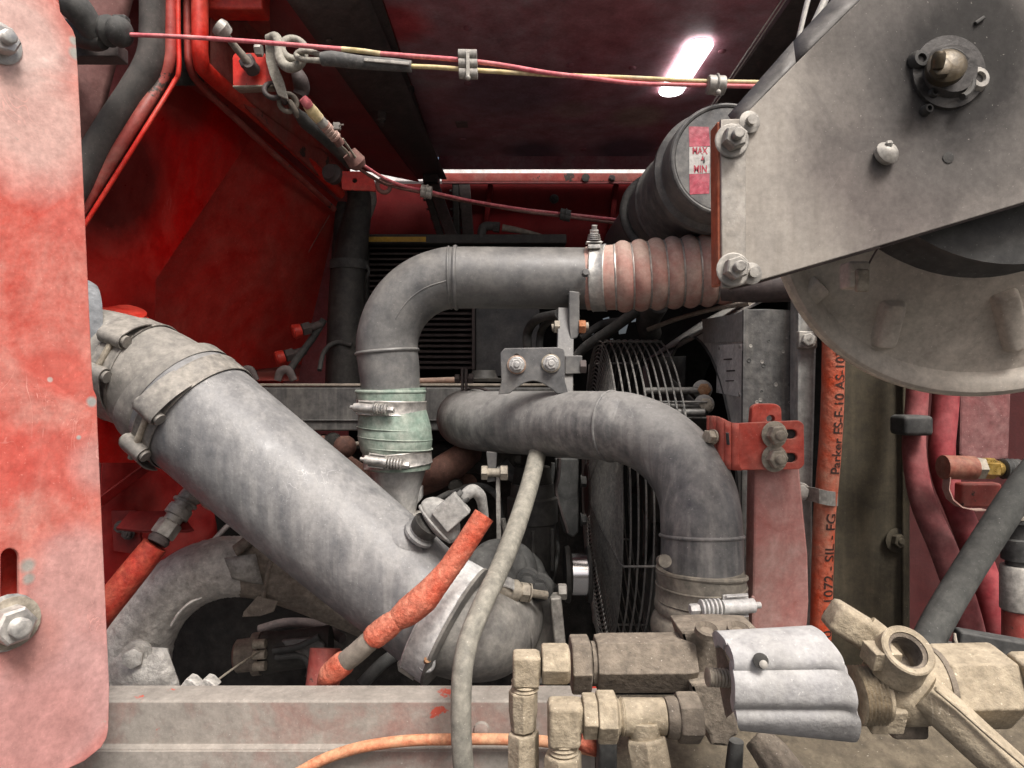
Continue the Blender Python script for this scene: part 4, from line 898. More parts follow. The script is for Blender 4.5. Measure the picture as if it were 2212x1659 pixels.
mb = MB(); mb.box(P(1023, 665, 1.765), X_*.004, Y_*.012, Z_*.16); part('end_strip', mb, m_rib, rd, .001)
part('side_plate', plate(F(1.78), [(1028, 660), (1165, 660), (1165, 812), (1028, 812)], [], .01), M('blue_grey_plate', (.07, .075, .08), (.15, .145, .14), .4, .5, sc=4, up=0, speck=.5), rd)
mb = MB(); mb.box(P(793, 665, 1.76), X_*.004, Y_*.012, Z_*.16); part('end_strip', mb, m_black, rd, .001)
cf = thing('cooler_fitting', 'dusty elbow fitting and pipe lying on top of the cooler', 'fitting', P(1100, 495, 1.75))
mb = MB(); mb.tube(px([(1040, 515, 1.74, 9), (1042, 496, 1.74, 10), (1050, 489, 1.74, 10), (1070, 489, 1.74, 9)], 5), 14); mb.hexa(P(1066, 490, 1.74), V((1, 0, -.1)), .024, .016); part('elbow', mb, m_rub, cf)
mb = MB(); mb.tube(px([(1085, 492, 1.74, 8), (1130, 500, 1.74, 6), (1190, 516, 1.74, 4)], 5), 12); part('pipe', mb, m_slv, cf)
# two black cables arching over to the strut
for i, (pts, lab) in enumerate(((((1140, 760, 1.5, 10), (1140, 718, 1.5, 10), (1160, 690, 1.45, 10), (1205, 678, 1.4, 10)), 'outer black cable looping behind the grey strut'), (((1165, 760, 1.5, 8), (1168, 720, 1.5, 8), (1185, 695, 1.45, 8), (1215, 690, 1.4, 8)), 'inner black cable looping behind the grey strut'))):
    mb = MB(); mb.tube(px(list(pts), 8), 14); solo('cable', mb, m_rub, lab, 'cable', 'black cables behind the strut')
# thick black loom and hose between bulkhead and cooler
bh = thing('black_hose', 'thick black hose with band hanging between the red bulkhead and the cooler', 'hose', P(750, 620, 1.66))
mb = MB(); mb.tube(px([(770, 395, 1.72, 22), (776, 440, 1.7, 26), (762, 520, 1.68, 34), (752, 600, 1.66, 36), (748, 700, 1.65, 38), (745, 850, 1.64, 40)], 8), 24); part('hose', mb, m_black, bh)
mb = MB(); mb.lathe(P(754, 578, 1.665)-Z_*.006, Z_, [(0, .043), (0, .046), (.022, .046), (.022, .043)], 30); part('band', mb, m_rub, bh)
mb = MB(); mb.tube(px([(790, 570, 1.66, 3), (797, 585, 1.66, 3), (792, 600, 1.66, 3)], 5), 8); part('wire_loop', mb, m_rub, bh)
mb = MB(); mb.tube(px([(742, 440, 1.73, 16), (735, 540, 1.72, 18), (726, 680, 1.7, 18), (720, 850, 1.7, 18)], 8), 16)
solo('black_loom', mb, m_black, 'straight black loom right beside the red bulkhead edge', 'loom')
mb = MB(); mb.tube(px([(800, 405, 1.78, 10), (800, 432, 1.78, 14), (793, 458, 1.78, 13), (787, 480, 1.78, 10)], 6), 16)
solo('white_tube', mb, m_gal, 'pale plastic tube behind the small red bracket', 'tube')
# ------------------------------------------------------------------ fan, radiator side and everything right of it
m_wire = M('fan_wire', (.14, .14, .136), (.26, .25, .23), .35, .5, .4, sc=25, up=.2)
FC = V((0, 1.30, P(0, 1060, 1.30).z)); FX = .165
fg = thing('fan_guard', 'round wire fan guard seen edge on in front of the radiator', 'fan guard', FC+X_*FX)
def fring(x, r, w=.0016):
    mb = MB(); mb.torus(FC+X_*x, X_, r, w, 64, 6); part('wire_ring', mb, m_wire, fg)
for i in range(33): fring(FX-.020*math.sin(i/32*math.pi*.5), .284-.0072*i, .0013)
for i in range(1, 10): fring(FX+.0116*i, .286)
for a in range(0, 360, 45):
    A = math.radians(a+14); e = V((0, math.cos(A), math.sin(A)))
    mb = MB(); mb.tube([(FC+X_*(FX+.105)+e*.288, .002), (FC+X_*(FX+.003)+e*.288, .002), (FC+X_*(FX-.001)+e*.284, .002), (FC+X_*(FX-.014)+e*.16, .002), (FC+X_*(FX-.021)+e*.05, .002)], 8)
    part('spoke', mb, m_wire, fg)
mb = MB(); mb.lathe(FC+X_*(FX-.024), X_, [(0, .05), (.003, .05)], 32); part('centre_disc', mb, m_rib, fg)
fan = thing('cooling_fan', 'dark cooling fan behind the wire guard', 'fan', FC+X_*.30)
mb = MB(); mb.lathe(FC+X_*.255, X_, [(0, .05), (.01, .06), (.07, .06)], 30); part('hub', mb, m_black, fan)
for k in range(8):
    A = 2*math.pi*k/8; e = V((0, math.cos(A), math.sin(A))); f = V((0, -math.sin(A), math.cos(A)))
    mb = MB(); mb.patch(FC+X_*.27+e*.055-f*.02, FC+X_*.27+e*.255-f*.045, FC+X_*.32+e*.255+f*.045, FC+X_*.32+e*.055+f*.02, 6, 4); part('blade', mb, m_black, fan, 0, .003)
# support rods with bolts
for i, (y, x0, d, lab) in enumerate(((844, 1390, 1.13, 'upper guard support rod with end bolt'), (876, 1405, 1.10, 'lower guard support rod with end bolt'), (891, 1420, 1.08, 'lowest guard support rod without bolt'))):
    t = thing('guard_rod', lab, 'rod', P(1460, y, d), 'rods holding the fan guard')
    mb = MB(); mb.cyl(P(x0, y, d), P(1522, y-1, d-.005), .0055, 12); part('rod', mb, m_wire, t)
    if i < 2:
        p = P(1522+4*i, y-8*i*0-2, d-.005); a = V((-.35, -1, .05))
        mb = MB(); mb.lathe(p+V((0, .012, 0)), a, [(0, .016), (.006, .016), (.007, .013)], 20); part('washer', mb, m_gal, t)
        mb = MB(); mb.hexa(p, a, .019, .010); part('bolt', mb, m_rustb if i == 0 else m_tan, t)
for i, y in enumerate((868, 903)):
    mb = MB(); mb.cyl(P(1395+8*i, y, 1.10), P(1528, y, 1.085), .0018, 8); part('cross_wire', mb, m_wire, fg)
# radiator shroud: plate with a round opening facing the engine, and the flat end facing us
m_shr = M('shroud_grey', (.28, .28, .272), (.42, .405, .37), .5, .6, sc=6, up=0, streak=.3, speck=.6, bump=.12)
SX = .335
sh = thing('radiator_shroud', 'dusty grey radiator shroud with round fan opening and stickers', 'radiator', V((SX, 1.2, 1.4)))
n_ = V((-1, 0, 0)); zt = P(1605, 672, .99).z
u2 = V((0, -1, 0)); M2 = Matrix((u2, V((0, 0, 1)), V((-1, 0, 0)))).transposed().to_4x4(); M2.translation = V((SX+.002, 0, 0))
part('side_plate', flat([[(-1.75, zt-.75), (-.995, zt-.75), (-.995, zt), (-1.25, zt-.02), (-1.75, zt-.06)], [(-FC.y+.292*math.cos(a*math.pi/24), FC.z+.292*math.sin(a*math.pi/24)) for a in range(48)]], M2, .004, .001), m_shr, sh)
mb = MB(); mb.lathe(FC+X_*(SX-.003), X_, [(0, .292), (.002, .295), (.09, .295), (.09, .292)], 56, False); part('rim', mb, m_rub, sh)
mb = MB(); mb.box(FC+X_*(SX+.10)+V((0, .1, 0)), X_*.003, V((0, .33, 0)), Z_*.40); part('core', mb, plain('core_black', (.012, .012, .012), .9), sh)
mb = MB(); mb.patch(V((SX, 1.75, zt-.05)), V((SX, .995, zt+.0)), V((SX+.20, 1.0, zt+.10)), V((SX+.16, 1.75, zt+.06)), 6, 6, V((-.01, 0, .01))); part('top_cowl', mb, m_shr, sh, 0, .003)
S3 = Pl(V((SX, 0, 1.4)), n_)
def onS(x, y): return S3.at(x, y)
for L, mm, nm in (([(1552, 746), (1606, 742), (1604, 858), (1549, 848)], M('worn_white_label', (.66, .65, .62), (.36, .35, .33), .4, .55, sc=28, up=0, speck=.5, streak=.3), 'label_plate'), ([(1518, 690), (1605, 676), (1606, 738), (1522, 742)], M('faded_label', (.30, .295, .28), (.22, .215, .20), .45, .6, sc=22, up=0, speck=.5), 'faded_sticker')):
    q = [V((SX-.0015, onS(x, y).y, onS(x, y).z)) for x, y in L]
    mb = MB(); mb.poly(q, V((.001, 0, 0))); part(nm, mb, mm, sh)
for x, y in ((1556, 751), (1601, 748), (1600, 852), (1554, 843)):
    mb = MB(); mb.lathe(onS(x, y)-X_*.001, -X_, [(0, .004), (.002, .003)], 10); part('rivet', mb, m_gal, sh)
for k, (x, y0, y1) in enumerate(((1566, 775, 778), (1572, 800, 803), (1570, 822, 824))):
    q = [V((SX-.0022, onS(a, b).y, onS(a, b).z)) for a, b in ((x, y0), (x+18, y0-1), (x+18, y1-1), (x, y1))]
    mb = MB(); mb.poly(q, V((.0005, 0, 0))); part('print_line', mb, m_rib, sh)
post = thing('radiator_post', 'pitted dark steel post at the front of the radiator', 'post', P(1665, 900, .98))
m_pit = M('pitted_paint', (.065, .066, .068), (.14, .135, .125), .45, .6, sc=9, up=0, streak=.5, speck=.5, chip=(.16, .15, .13), chipamt=.12, bump=.35, bsc=60)
q = [(1606, 668), (1650, 667), (1722, 670), (1728, 1420), (1600, 1420)]
part('face', plate(F(.985), q, [], .008, .002), m_pit, post)
rnd = random.Random(5)
for k in range(26):
    x, y = rnd.uniform(1615, 1712), rnd.uniform(690, 880); s = rnd.uniform(.0012, .004)
    mb = MB(); mb.lathe(P(x, y, .9855), Y_, [(0, s), (s*.35, s*.8), (s*.2, s*.45)], 9); part('blister', mb, m_rub if k % 3 else m_gal, post)
ch = thing('steel_channel', 'pale galvanised channel standing beside the lettered orange hose', 'channel', P(1746, 1000, .95))
part('front', plate(F(.955), [(1724, 640), (1768, 640), (1757, 1050), (1757, 1420), (1716, 1420), (1722, 1000)], [], .03, .004), M('galv_streak', (.26, .265, .26), (.36, .35, .32), .5, .5, .4, sc=7, up=0, streak=.4, speck=.4), ch)
mb = MB(); mb.box(P(1742, 734, .952), X_*.013, Y_*.006, Z_*.012); part('clip', mb, m_gal, ch, .002)
bolt(ch, P(1745, 735, .946), V((-.2, -1, .1)), .016, .007, m_gal, stub=.2)
# orange hose with printing
m_oh = M('orange_printed_hose', (.56, .065, .016), (.34, .20, .14), .36, .6, sc=12, up=0, speck=.4, bump=.5, bsc=130, var=.25)
oh = thing('printed_hose', 'upright orange hose with black lettering clipped to the steel channel', 'hose', P(1790, 1000, .93))
hp2 = px([(1769, 1420, .93, 22), (1774, 1330, .93, 22), (1776, 1236, .93, 22), (1781, 1110, .93, 22.5), (1788, 1029, .93, 23), (1794, 950, .93, 23), (1798, 870, .93, 23), (1800, 780, .93, 23), (1801, 640, .93, 23)], 10)
mb = MB(); mb.tube(hp2, 28); part('tube', mb, m_oh, oh)
HL = [0]
for i in range(1, len(hp2)): HL.append(HL[-1]+(hp2[i][0]-hp2[i-1][0]).length)
def s_at_y(y):
    z = P(0, y, .93).z
    for i in range(1, len(hp2)):
        if hp2[i][0].z >= z: return HL[i-1]+(HL[i]-HL[i-1])*(z-hp2[i-1][0].z)/(hp2[i][0].z-hp2[i-1][0].z)
    return HL[-1]
m_ink = M('worn_black_print', (.03, .018, .015), (.07, .03, .02), .4, .7, sc=45, up=0, chip=(.44, .085, .035), chipamt=.55, bump=0)
def hose_text(body, y_start, y_end, phi=.25, hgt=.0145):
    me = text_mb(body, 1.0, .012); bm = bmesh.new(); bm.from_mesh(me)
    bmesh.ops.triangulate(bm, faces=bm.faces)
    bmesh.ops.subdivide_edges(bm, edges=[e for e in bm.edges if e.calc_length() > .12], cuts=3, use_grid_fill=False)
    bmesh.ops.triangulate(bm, faces=bm.faces)
    xm = max(v.co.x for v in bm.verts); s0_, s1_ = s_at_y(y_start), s_at_y(y_end); ks = (s1_-s0_)/xm
    mb = MB()
    for v in bm.verts:
        c, r, t = at_len(hp2, HL, s0_+v.co.x*ks); e1 = V((0, -1, 0)); e1 = (e1-t*e1.dot(t)).normalized(); e2 = t.cross(e1)
        e2 = e2 if e2.x < 0 else -e2
        th = -phi+(v.co.y-.34)*hgt*1.35/r
        mb.v.append(c+(e1*math.cos(th)+e2*math.sin(th))*(r+.0006))
    mb.f = [tuple(v.index for v in f.verts) for f in bm.faces]; bm.free(); bpy.data.meshes.remove(me)
    part('lettering', mb, m_ink, oh)
hose_text('Parker FS-F-10 AS-1072', 1022, 742); hose_text('FS-F-10 AS-1072 - SIL - FG', 1450, 1106)
sc2 = thing('hose_strap', 'grey clamp strap holding the lettered orange hose to the channel', 'clamp', P(1770, 1068, .92))
pts = [P(1716, 1058, .938), P(1728, 1062, .935), P(1740, 1066, .932), P(1756, 1068, .918), P(1770, 1072, .909), P(1788, 1076, .907), P(1804, 1078, .914), P(1810, 1078, .935)]
mb = MB(); mb.prism_strip(pts, V((0, 0, .0095)), V((.0008, .0012, 0))); part('strap', mb, M('strap_grey', (.20, .20, .19), (.30, .29, .26), .5, .5, .4, sc=22), sc2)
bolt(sc2, P(1730, 1062, .932), V((-.2, -1, .1)), .017, .006, m_gal, stub=0)
# red slotted bracket and upright
m_rb = M('worn_red_bracket', (.56, .045, .025), (.44, .17, .13), .36, .6, sc=8, up=.5, speck=.5, bump=.12, chip=(.14, .08, .07), chipamt=.15)
m_rb2 = M('chalky_red_upright', (.44, .10, .085), (.47, .29, .26), .6, .7, sc=6, up=.2, speck=.5, bump=.12, var=.2)
ur = thing('red_upright', 'chalky faded red upright bar under the slotted bracket', 'bar', P(1685, 1150, .89))
part('bar', plate(F(.89), [(1641, 985), (1726, 985), (1732, 1060), (1746, 1200), (1748, 1300), (1740, 1420), (1622, 1420), (1627, 1200), (1630, 1010)], [], .03, .003), m_rb2, ur)
part('tongue', plate(F(.888), fillet([(1622, 920), (1625, 880), (1636, 872), (1676, 872), (1688, 880), (1690, 960), (1622, 960)], 8), [oval(1665, 905, 9, 8)], .012, .001), m_rb, ur)
mb = MB(); mb.sphere(P(1626, 1292, .876), .003); part('drip', mb, m_rb2, ur)
rbk = thing('slotted_bracket', 'bright red bent bracket with two long slots and bolts beside the grey pipe', 'bracket', P(1660, 960, .87))
F8 = F(.868)
part('plate', plate(F8, fillet([(1596, 914), (1726, 908), (1737, 916), (1738, 1005), (1728, 1014), (1600, 1016), (1596, 1000)], [2, 8, 8, 8, 8, 4, 2]), [slot(1664, 939, 1712, 938, 10), slot(1664, 990, 1712, 989, 10)], .006, .0012), m_rb, rbk)
mb = MB(); R_ = [(1600, 914, 1016, .871), (1580, 913, 1015, .870), (1566, 907, 1010, .874), (1550, 900, 996, .885), (1536, 898, 985, .905), (1530, 898, 978, .915)]
R2_ = [(P(x, y0, d), P(x, y1, d)) for x, y0, y1, d in R_]
for i in range(len(R2_)-1):
    a0, b0 = R2_[i]; a1, b1 = R2_[i+1]
    mb.patch(a0, a1, b1, b0, 2, 6)
part('bend', mb, m_rb, rbk, 0, .005)
part('slot_shadow_plate', plate(F(.876), [(1640, 925), (1730, 925), (1730, 1003), (1640, 1003)], [], .004), m_rub, rbk)
mb = MB(); mb.tube([(P(1571, 935, .868), .0045), (P(1573, 960, .869), .0045)], 10, squash=.4); part('slot_rim', mb, m_rub, rbk)
for y in (939, 990): bolt(rbk, P(1672, y, .8675), V((.12, -1, .02)), .0215, .012, m_tan, flange=1.4, stub=.7, rot=.1)
mb = MB(); p = P(1541, 944, .885); mb.lathe(p, V((-1, -.5, .1)), [(0, .010), (.003, .010)], 18); mb.hexa(p, V((-1, -.5, .1)), .016, .012); part('bolt', mb, m_tan, rbk)
# brown body panel behind
m_brown = M('brown_grime_panel', (.036, .030, .018), (.085, .071, .047), .42, .75, sc=5, up=0, streak=.3, speck=.5, bump=.15)
bp_ = thing('side_partition', 'brown grimy steel partition between the orange hose and the red hoses', 'partition', P(1890, 1100, 1.12))
part('sheet', plate(F(1.12), [(1790, 600), (1958, 600), (1958, 1500), (1790, 1500)], [], .006), m_brown, bp_)
mb = MB(); mb.bar(P(1956, 700, 1.11), P(1956, 1500, 1.11), .006, .012); part('edge_fold', mb, m_brown, bp_, .002)
bolt(bp_, P(1934, 1167, 1.117), V((.25, -1, .05)), .020, .010, m_brown, flange=1.7, stub=.5)
rw = thing('rear_side_wall', 'dark maroon wall behind the red hoses at the right edge', 'wall', P(2100, 1100, 1.45))
part('sheet', plate(F(1.45), [(1900, 380), (2500, 380), (2500, 1700), (1900, 1700)], [], .006), M('maroon_wall', (.07, .005, .005), (.05, .013, .013), .45, .6, sc=4, up=0, speck=.3), rw)
m_rh = M('red_rubber_hose', (.24, .04, .045), (.25, .11, .105), .45, .65, sc=8, up=.1, speck=.3, bump=.12)
h1 = thing('red_hose', 'left faded red rubber hose with black band curving down', 'hose', P(2000, 1100, 1.05), 'red rubber hoses at the right')
mb = MB(); mb.tube(px([(1985, 700, 1.06, 22), (1981, 857, 1.06, 22), (1974, 956, 1.05, 23), (1981, 1030, 1.04, 24), (1999, 1098, 1.03, 26), (2040, 1192, 1.02, 28), (2078, 1300, 1.01, 29), (2110, 1420, 1.0, 29)], 8), 22); part('tube', mb, m_rh, h1)
mb = MB(); mb.box(P(1968, 918, 1.03), X_*.022, Y_*.022, Z_*.015); part('band', mb, m_rub, h1, .006)
h2 = thing('red_hose', 'right brighter red rubber hose passing behind the brass fitting', 'hose', P(2080, 1100, 1.05), 'red rubber hoses at the right')
mb = MB(); mb.tube(px([(2046, 700, 1.08, 26), (2043, 857, 1.08, 26), (2034, 974, 1.07, 26), (2045, 1040, 1.07, 26), (2066, 1092, 1.06, 26), (2100, 1174, 1.05, 28), (2128, 1254, 1.04, 29), (2150, 1340, 1.03, 29), (2168, 1440, 1.03, 29)], 8), 22); part('tube', mb, M('red_rubber_hose_bright', (.30, .028, .038), (.27, .09, .09), .35, .6, sc=8, up=.1, bump=.1), h2)
pk = thing('pink_cladding', 'dusty pink steel panel under the hose reel at the right edge', 'panel', P(2150, 900, 1.2))
part('sheet', plate(F(1.18), [(2078, 700), (2190, 700), (2180, 990), (2090, 1002), (2072, 980)], [], .02, .004), M('dusty_pink_paint', (.20, .045, .048), (.22, .115, .11), .6, .7, sc=12, up=0, speck=.7, bump=.15), pk)
bf = thing('brass_fitting', 'red sleeve with shiny brass hex fitting and black threads', 'fitting', P(2100, 1010, .98))
p = P(2036, 1009, .98); a = V((1, .02, -.03)).normalized()
mb = MB(); mb.lathe(p, a, [(0, .014), (.0005, .0172), (.045, .0172), (.046, .012)], 26); part('sleeve', mb, M('worn_red_sleeve', (.28, .05, .03), (.25, .13, .09), .5, .6, sc=20, up=.3, speck=.4), bf)
mb = MB(); mb.lathe(p+a*.045, a, [(0, .0165), (.012, .0165)], 6); part('collar', mb, m_tan, bf)
m_brass = M('brass', (.62, .40, .10), (.35, .26, .12), .25, .3, .9, sc=20, up=.1, bump=.06)
mb = MB(); mb.hexa(p+a*.057, a, .026, .020, .5); mb.lathe(p+a*.077, a, [(0, .012), (.006, .011), (.012, .007)], 20); part('hex_nut', mb, m_brass, bf)
mb = MB(); mb.thread(p+a*.086, p+a*.115, .015, .006, 20); part('thread', mb, m_rub, bf)
mb = MB(); mb.prism_strip([P(x, y, .975) for x, y in ((2046, 1030), (2043, 1055), (2052, 1078), (2072, 1094), (2100, 1101), (2127, 1101))], V((0, .008, 0)), V((.0006, 0, .0006))); part('strap', mb, m_sil, bf)
mb = MB(); mb.box(P(2112, 1068, 1.02), X_*.03, Y_*.01, Z_*.018); part('block', mb, m_bulk2, bf, .004)
dh = MB(); dh.tube(px([(2300, 940, .90, 30), (2212, 1048, .88, 31), (2150, 1140, .86, 31), (2080, 1250, .84, 31), (2030, 1335, .82, 32), (1998, 1400, .80, 32), (1975, 1470, .78, 32)], 8), 22)
solo('black_cloth_hose', dh, M('cloth_hose', (.045, .048, .045), (.09, .09, .083), .45, .8, sc=9, up=.2, speck=.5, bump=.2), 'thick charcoal hose slanting across the red hoses at the right', 'hose')
rf = thing('hose_fitting', 'grey crimped hose fitting with dark neck at the right edge', 'fitting', P(2195, 1200, .92))
p = P(2197, 1130, .94); a = V((0, .0, -1))
mb = MB(); mb.lathe(p, a, [(-.03, .018), (-.01, .018), (-.008, .026), (-.002, .026), (0, .016), (.02, .016), (.022, .02), (.05, .019), (.052, .014), (.06, .014)], 22); part('neck', mb, m_rub, rf)
mb = MB(); mb.lathe(p+a*.058, a, [(0, .019), (.002, .0205), (.06, .0205), (.062, .018)], 24); part('ferrule', mb, m_gal, rf)
mb = MB(); mb.tube([(p+a*.115, .018), (p+a*.2, .018), (p+a*.3, .018)], 20); part('hose', mb, m_bulk2, rf)
mb = MB(); mb.box(P(2180, 1117, .93), X_*.014, Y_*.015, Z_*.0025); part('shelf', mb, m_tan, rf, .001)
ty = thing('dark_tray', 'dark dirty tray edge behind the brass valve', 'tray', P(2150, 1400, .80))
mb = MB(); mb.bar(P(2065, 1378, .80), P(2330, 1425, .78), .02, .022); part('edge', mb, m_rub, ty, .003)
mb = MB(); mb.bar(P(2060, 1430, .82), P(2330, 1470, .80), .1, .02); part('floor', mb, m_rub, ty, .003)
mb = MB(); mb.tube(px([(2062, 1368, .79, 3), (2066, 1390, .785, 4), (2078, 1400, .785, 4)], 5), 8); part('clip', mb, m_tan, ty)

# ---- coolant tank with level sticker
rsv = thing('coolant_tank', 'dark grey cylindrical tank with red and white level sticker', 'tank', P(1570, 345, 1.0))
tc0 = P(1570, 345, 1.0); BK = V((0, 1, 0))
m_tank = M('tank_grey', (.07, .073, .078), (.15, .145, .135), .42, .5, sc=7, up=.3, streak=.3, speck=.6, bump=.1)
mb = MB(); mb.lathe(tc0, BK, [(0, .0765), (-.001, .080), (.001, .0835), (.012, .0845), (.03, .0845), (.05, .085), (.056, .094), (.075, .094), (.081, .088), (.22, .09), (.225, .094), (.24, .094), (.245, .09), (.68, .092), (.70, .08)], 56); part('shell', mb, m_tank, rsv)
mb = MB(); mb.lathe(tc0-BK*.0012, BK, [(0, .0755), (.004, .0755)], 48); part('end_cap', mb, M('tank_end', (.085, .09, .098), (.19, .185, .17), .4, .45, sc=10, up=0, speck=.7, bump=.08), rsv)
mb = MB(); mb.torus(tc0, BK, .0795, .0035, 56, 8); part('rim', mb, m_tank, rsv)
mb = MB(); mb.tube(catmull([(tc0+V((.09*math.cos(a)*1.07, .33+.05*math.sin(a), .09*math.sin(a)*1.07)), .009) for a in [math.radians(d) for d in range(70, 300, 20)]], 4), 14); part('hose_loop', mb, m_rub, rsv)
FS = F(tc0.y-.0016)
m_stk = M('red_sticker', (.46, .035, .075), (.40, .16, .18), .45, .5, sc=28, up=0, speck=.4, chip=(.25, .24, .24), chipamt=.1)
m_stw = M('white_sticker', (.62, .60, .57), (.36, .35, .33), .42, .5, sc=30, up=0, speck=.3)
for L, mm, nm in (([(1488, 273), (1531, 274), (1534, 317), (1489, 317)], m_stk, 'red_band'), ([(1489, 317.6), (1534, 315.6), (1533, 374), (1489, 375.5)], m_stw, 'white_band'), ([(1489, 376), (1533, 374.6), (1532, 418), (1490, 420)], m_stk, 'red_band')):
    part(nm, plate(FS, L, [], .0008, 0), mm, rsv)
def flat_text(body, pl, x0, x1, ybase, ytop, mat, parent, off=.0004, rot=0.):
    me = text_mb(body, 1.0, .028); xs = [v.co.x for v in me.vertices]; ys = [v.co.y for v in me.vertices]
    mb = MB(); mx, Mx, my, My = min(xs), max(xs), min(ys), max(ys)
    for v in me.vertices:
        a, b = (v.co.x-mx)/(Mx-mx), (v.co.y-my)/(My-my); mb.v.append(pl.at(x0+(x1-x0)*a, ybase+(ytop-ybase)*b+rot*(a-.5), off))
    mb.f = [tuple(p.vertices) for p in me.polygons]; bpy.data.meshes.remove(me); return part('lettering', mb, mat, parent)
m_rink = M('worn_red_print', (.40, .02, .05), (.42, .10, .12), .4, .6, sc=60, up=0, chip=(.55, .52, .50), chipamt=.5, bump=0)
flat_text('MAX', FS, 1496, 1529, 333, 317.5, m_rink, rsv); flat_text('MIN', FS, 1499, 1527, 373, 357, m_rink, rsv)
mb = MB(); mb.poly([FS.at(x, y, .0005) for x, y in ((1514, 346), (1521, 346), (1518, 335))], V((0, -.0003, 0))); part('arrow', mb, m_rink, rsv)
mb = MB(); mb.poly([FS.at(x, y, .0005) for x, y in ((1519, 350), (1521, 338), (1523, 350), (1521, 353))], V((0, -.0003, 0))); part('scratch', mb, m_rub, rsv)
mb = MB(); mb.tube([(P(1555+k*2, 486, .98)+V((-.0+k*.004, 0, k*.0035)), .011*(1+.12*(k % 2))) for k in range(9)], 16); solo('small_ribbed_tube', mb, m_hump, 'small dark ribbed tube between the tank and the pink ribbed hose', 'tube')

# ---- hose reel with its support arm, near right
m_arm = 'x'
FP = F(.557)
arm = thing('reel_support', 'large stained bare steel arm plate of the hose reel at the upper right', 'steel plate', P(1850, 330, .557))
lo = V(arm.location)
sp = lambda x, y, r, c, s: (P(x, y, .557)-lo, r, c, s)
soot = (.055, .052, .05)
spots = [sp(1935, 380, .10, (.135, .118, .112), .85), sp(1990, 290, .06, (.14, .125, .118), .8), sp(1870, 110, .06, (.17, .155, .145), .7), sp(1990, 20, .08, (.15, .14, .132), .75), sp(1800, 90, .03, (.13, .12, .11), .5), sp(2160, 330, .06, (.19, .17, .155), .6), sp(2100, 150, .15, (.13, .122, .115), .85), sp(2060, 150, .075, (.045, .043, .042), .95), sp(2130, 70, .05, (.05, .048, .046), .9), sp(2047, 160, .028, (.025, .024, .023), .9), sp(2095, 180, .022, (.06, .058, .055), .8), sp(2113, 44, .006, soot, .9), sp(1996, 239, .006, soot, .8)]
m_arm = M('stained_steel', (.43, .40, .36), (.30, .275, .243), .45, .75, 0., sc=5, up=0, streak=.3, speck=.35, bump=.06, spots=spots, var=.22, scr=.12, spec=.08)
part('plate', plate(FP, [(1590, 268), (1720, 136), (1868, -10), (1960, -110), (2400, -110), (2400, 378), (2212, 437), (1900, 531), (1640, 606), (1575, 622)], [], .004, .0008), m_arm, arm)
mb = MB()
A_ = [(1574, 252, .575), (1715, 92, .575), (1801, -2, .575), (1900, -110, .575)]; B_ = [(1590, 268, .558), (1720, 136, .558), (1868, -10, .558), (1960, -110, .558)]
for i in range(3): mb.patch(P(*A_[i]), P(*A_[i+1]), P(*B_[i+1]), P(*B_[i]), 4, 2)
part('top_flange', mb, M('dark_flange', (.075, .072, .07), (.15, .14, .13), .4, .5, .2, sc=10, up=0, speck=.4), arm, 0, .003)
mb = MB()
for (a, b) in (((1575, 622), (1640, 606)), ((1640, 606), (1900, 531)), ((1900, 531), (2212, 437)), ((2212, 437), (2400, 378))):
    mb.patch(P(*a, .5585), P(*b, .5585), P(b[0], b[1]+2, .60), P(a[0], a[1]+2, .60), 4, 2)
part('bottom_flange', mb, m_rib, arm, 0, .003)
F5 = F(.552)
part('angle_iron', plate(F5, [(1557, 257), (1609, 255), (1612, 300), (1612, 613), (1576, 623), (1559, 622)], [], .005, .0012), M('pale_angle', (.42, .40, .365), (.27, .245, .21), .42, .5, .3, sc=18, up=0, speck=.6, streak=.2, bump=.12), arm)
mb = MB(); mb.bar(P(1549, 272, .565), P(1551, 618, .565), .006, .02, V((0, 1, 0))); part('painted_edge', mb, M('orange_edge', (.50, .10, .035), (.36, .17, .11), .4, .6, sc=16, chip=(.3, .27, .24), chipamt=.25), arm, .0015)
for x, y in ((1580, 305), (1583, 583)):
    bolt(arm, P(x, y, .5515), Y_, .0165, .0115, m_gal, flange=1.45, stub=.75, rot=.35)
for x, y in ((1616, 266), (1620, 592)):
    mb = MB(); p = P(x, y, .556); mb.lathe(p, V((.15, -1, 0)), [(0, .0085), (.003, .009), (.004, .006)], 18); mb.lathe(p-V((0, .003, 0)), V((.1, -1, 0)), [(0, .004), (.006, .004)], 12); part('screw', mb, m_gal, arm, ang=30)
p = P(1907, 338, .556); mb = MB(); mb.lathe(p, V((.3, -1, .35)), [(0, .0085), (.005, .010), (.009, .007), (.011, .004)], 18); mb.sphere(p+V((0, -.009, .007)), .0032, 8); part('knob', mb, m_gal, arm)
mb = MB(); mb.lathe(P(2047, 341, .5575), Y_, [(0, .0042), (.0012, .0046), (.0014, .003)], 18); part('plug', mb, m_black, arm)
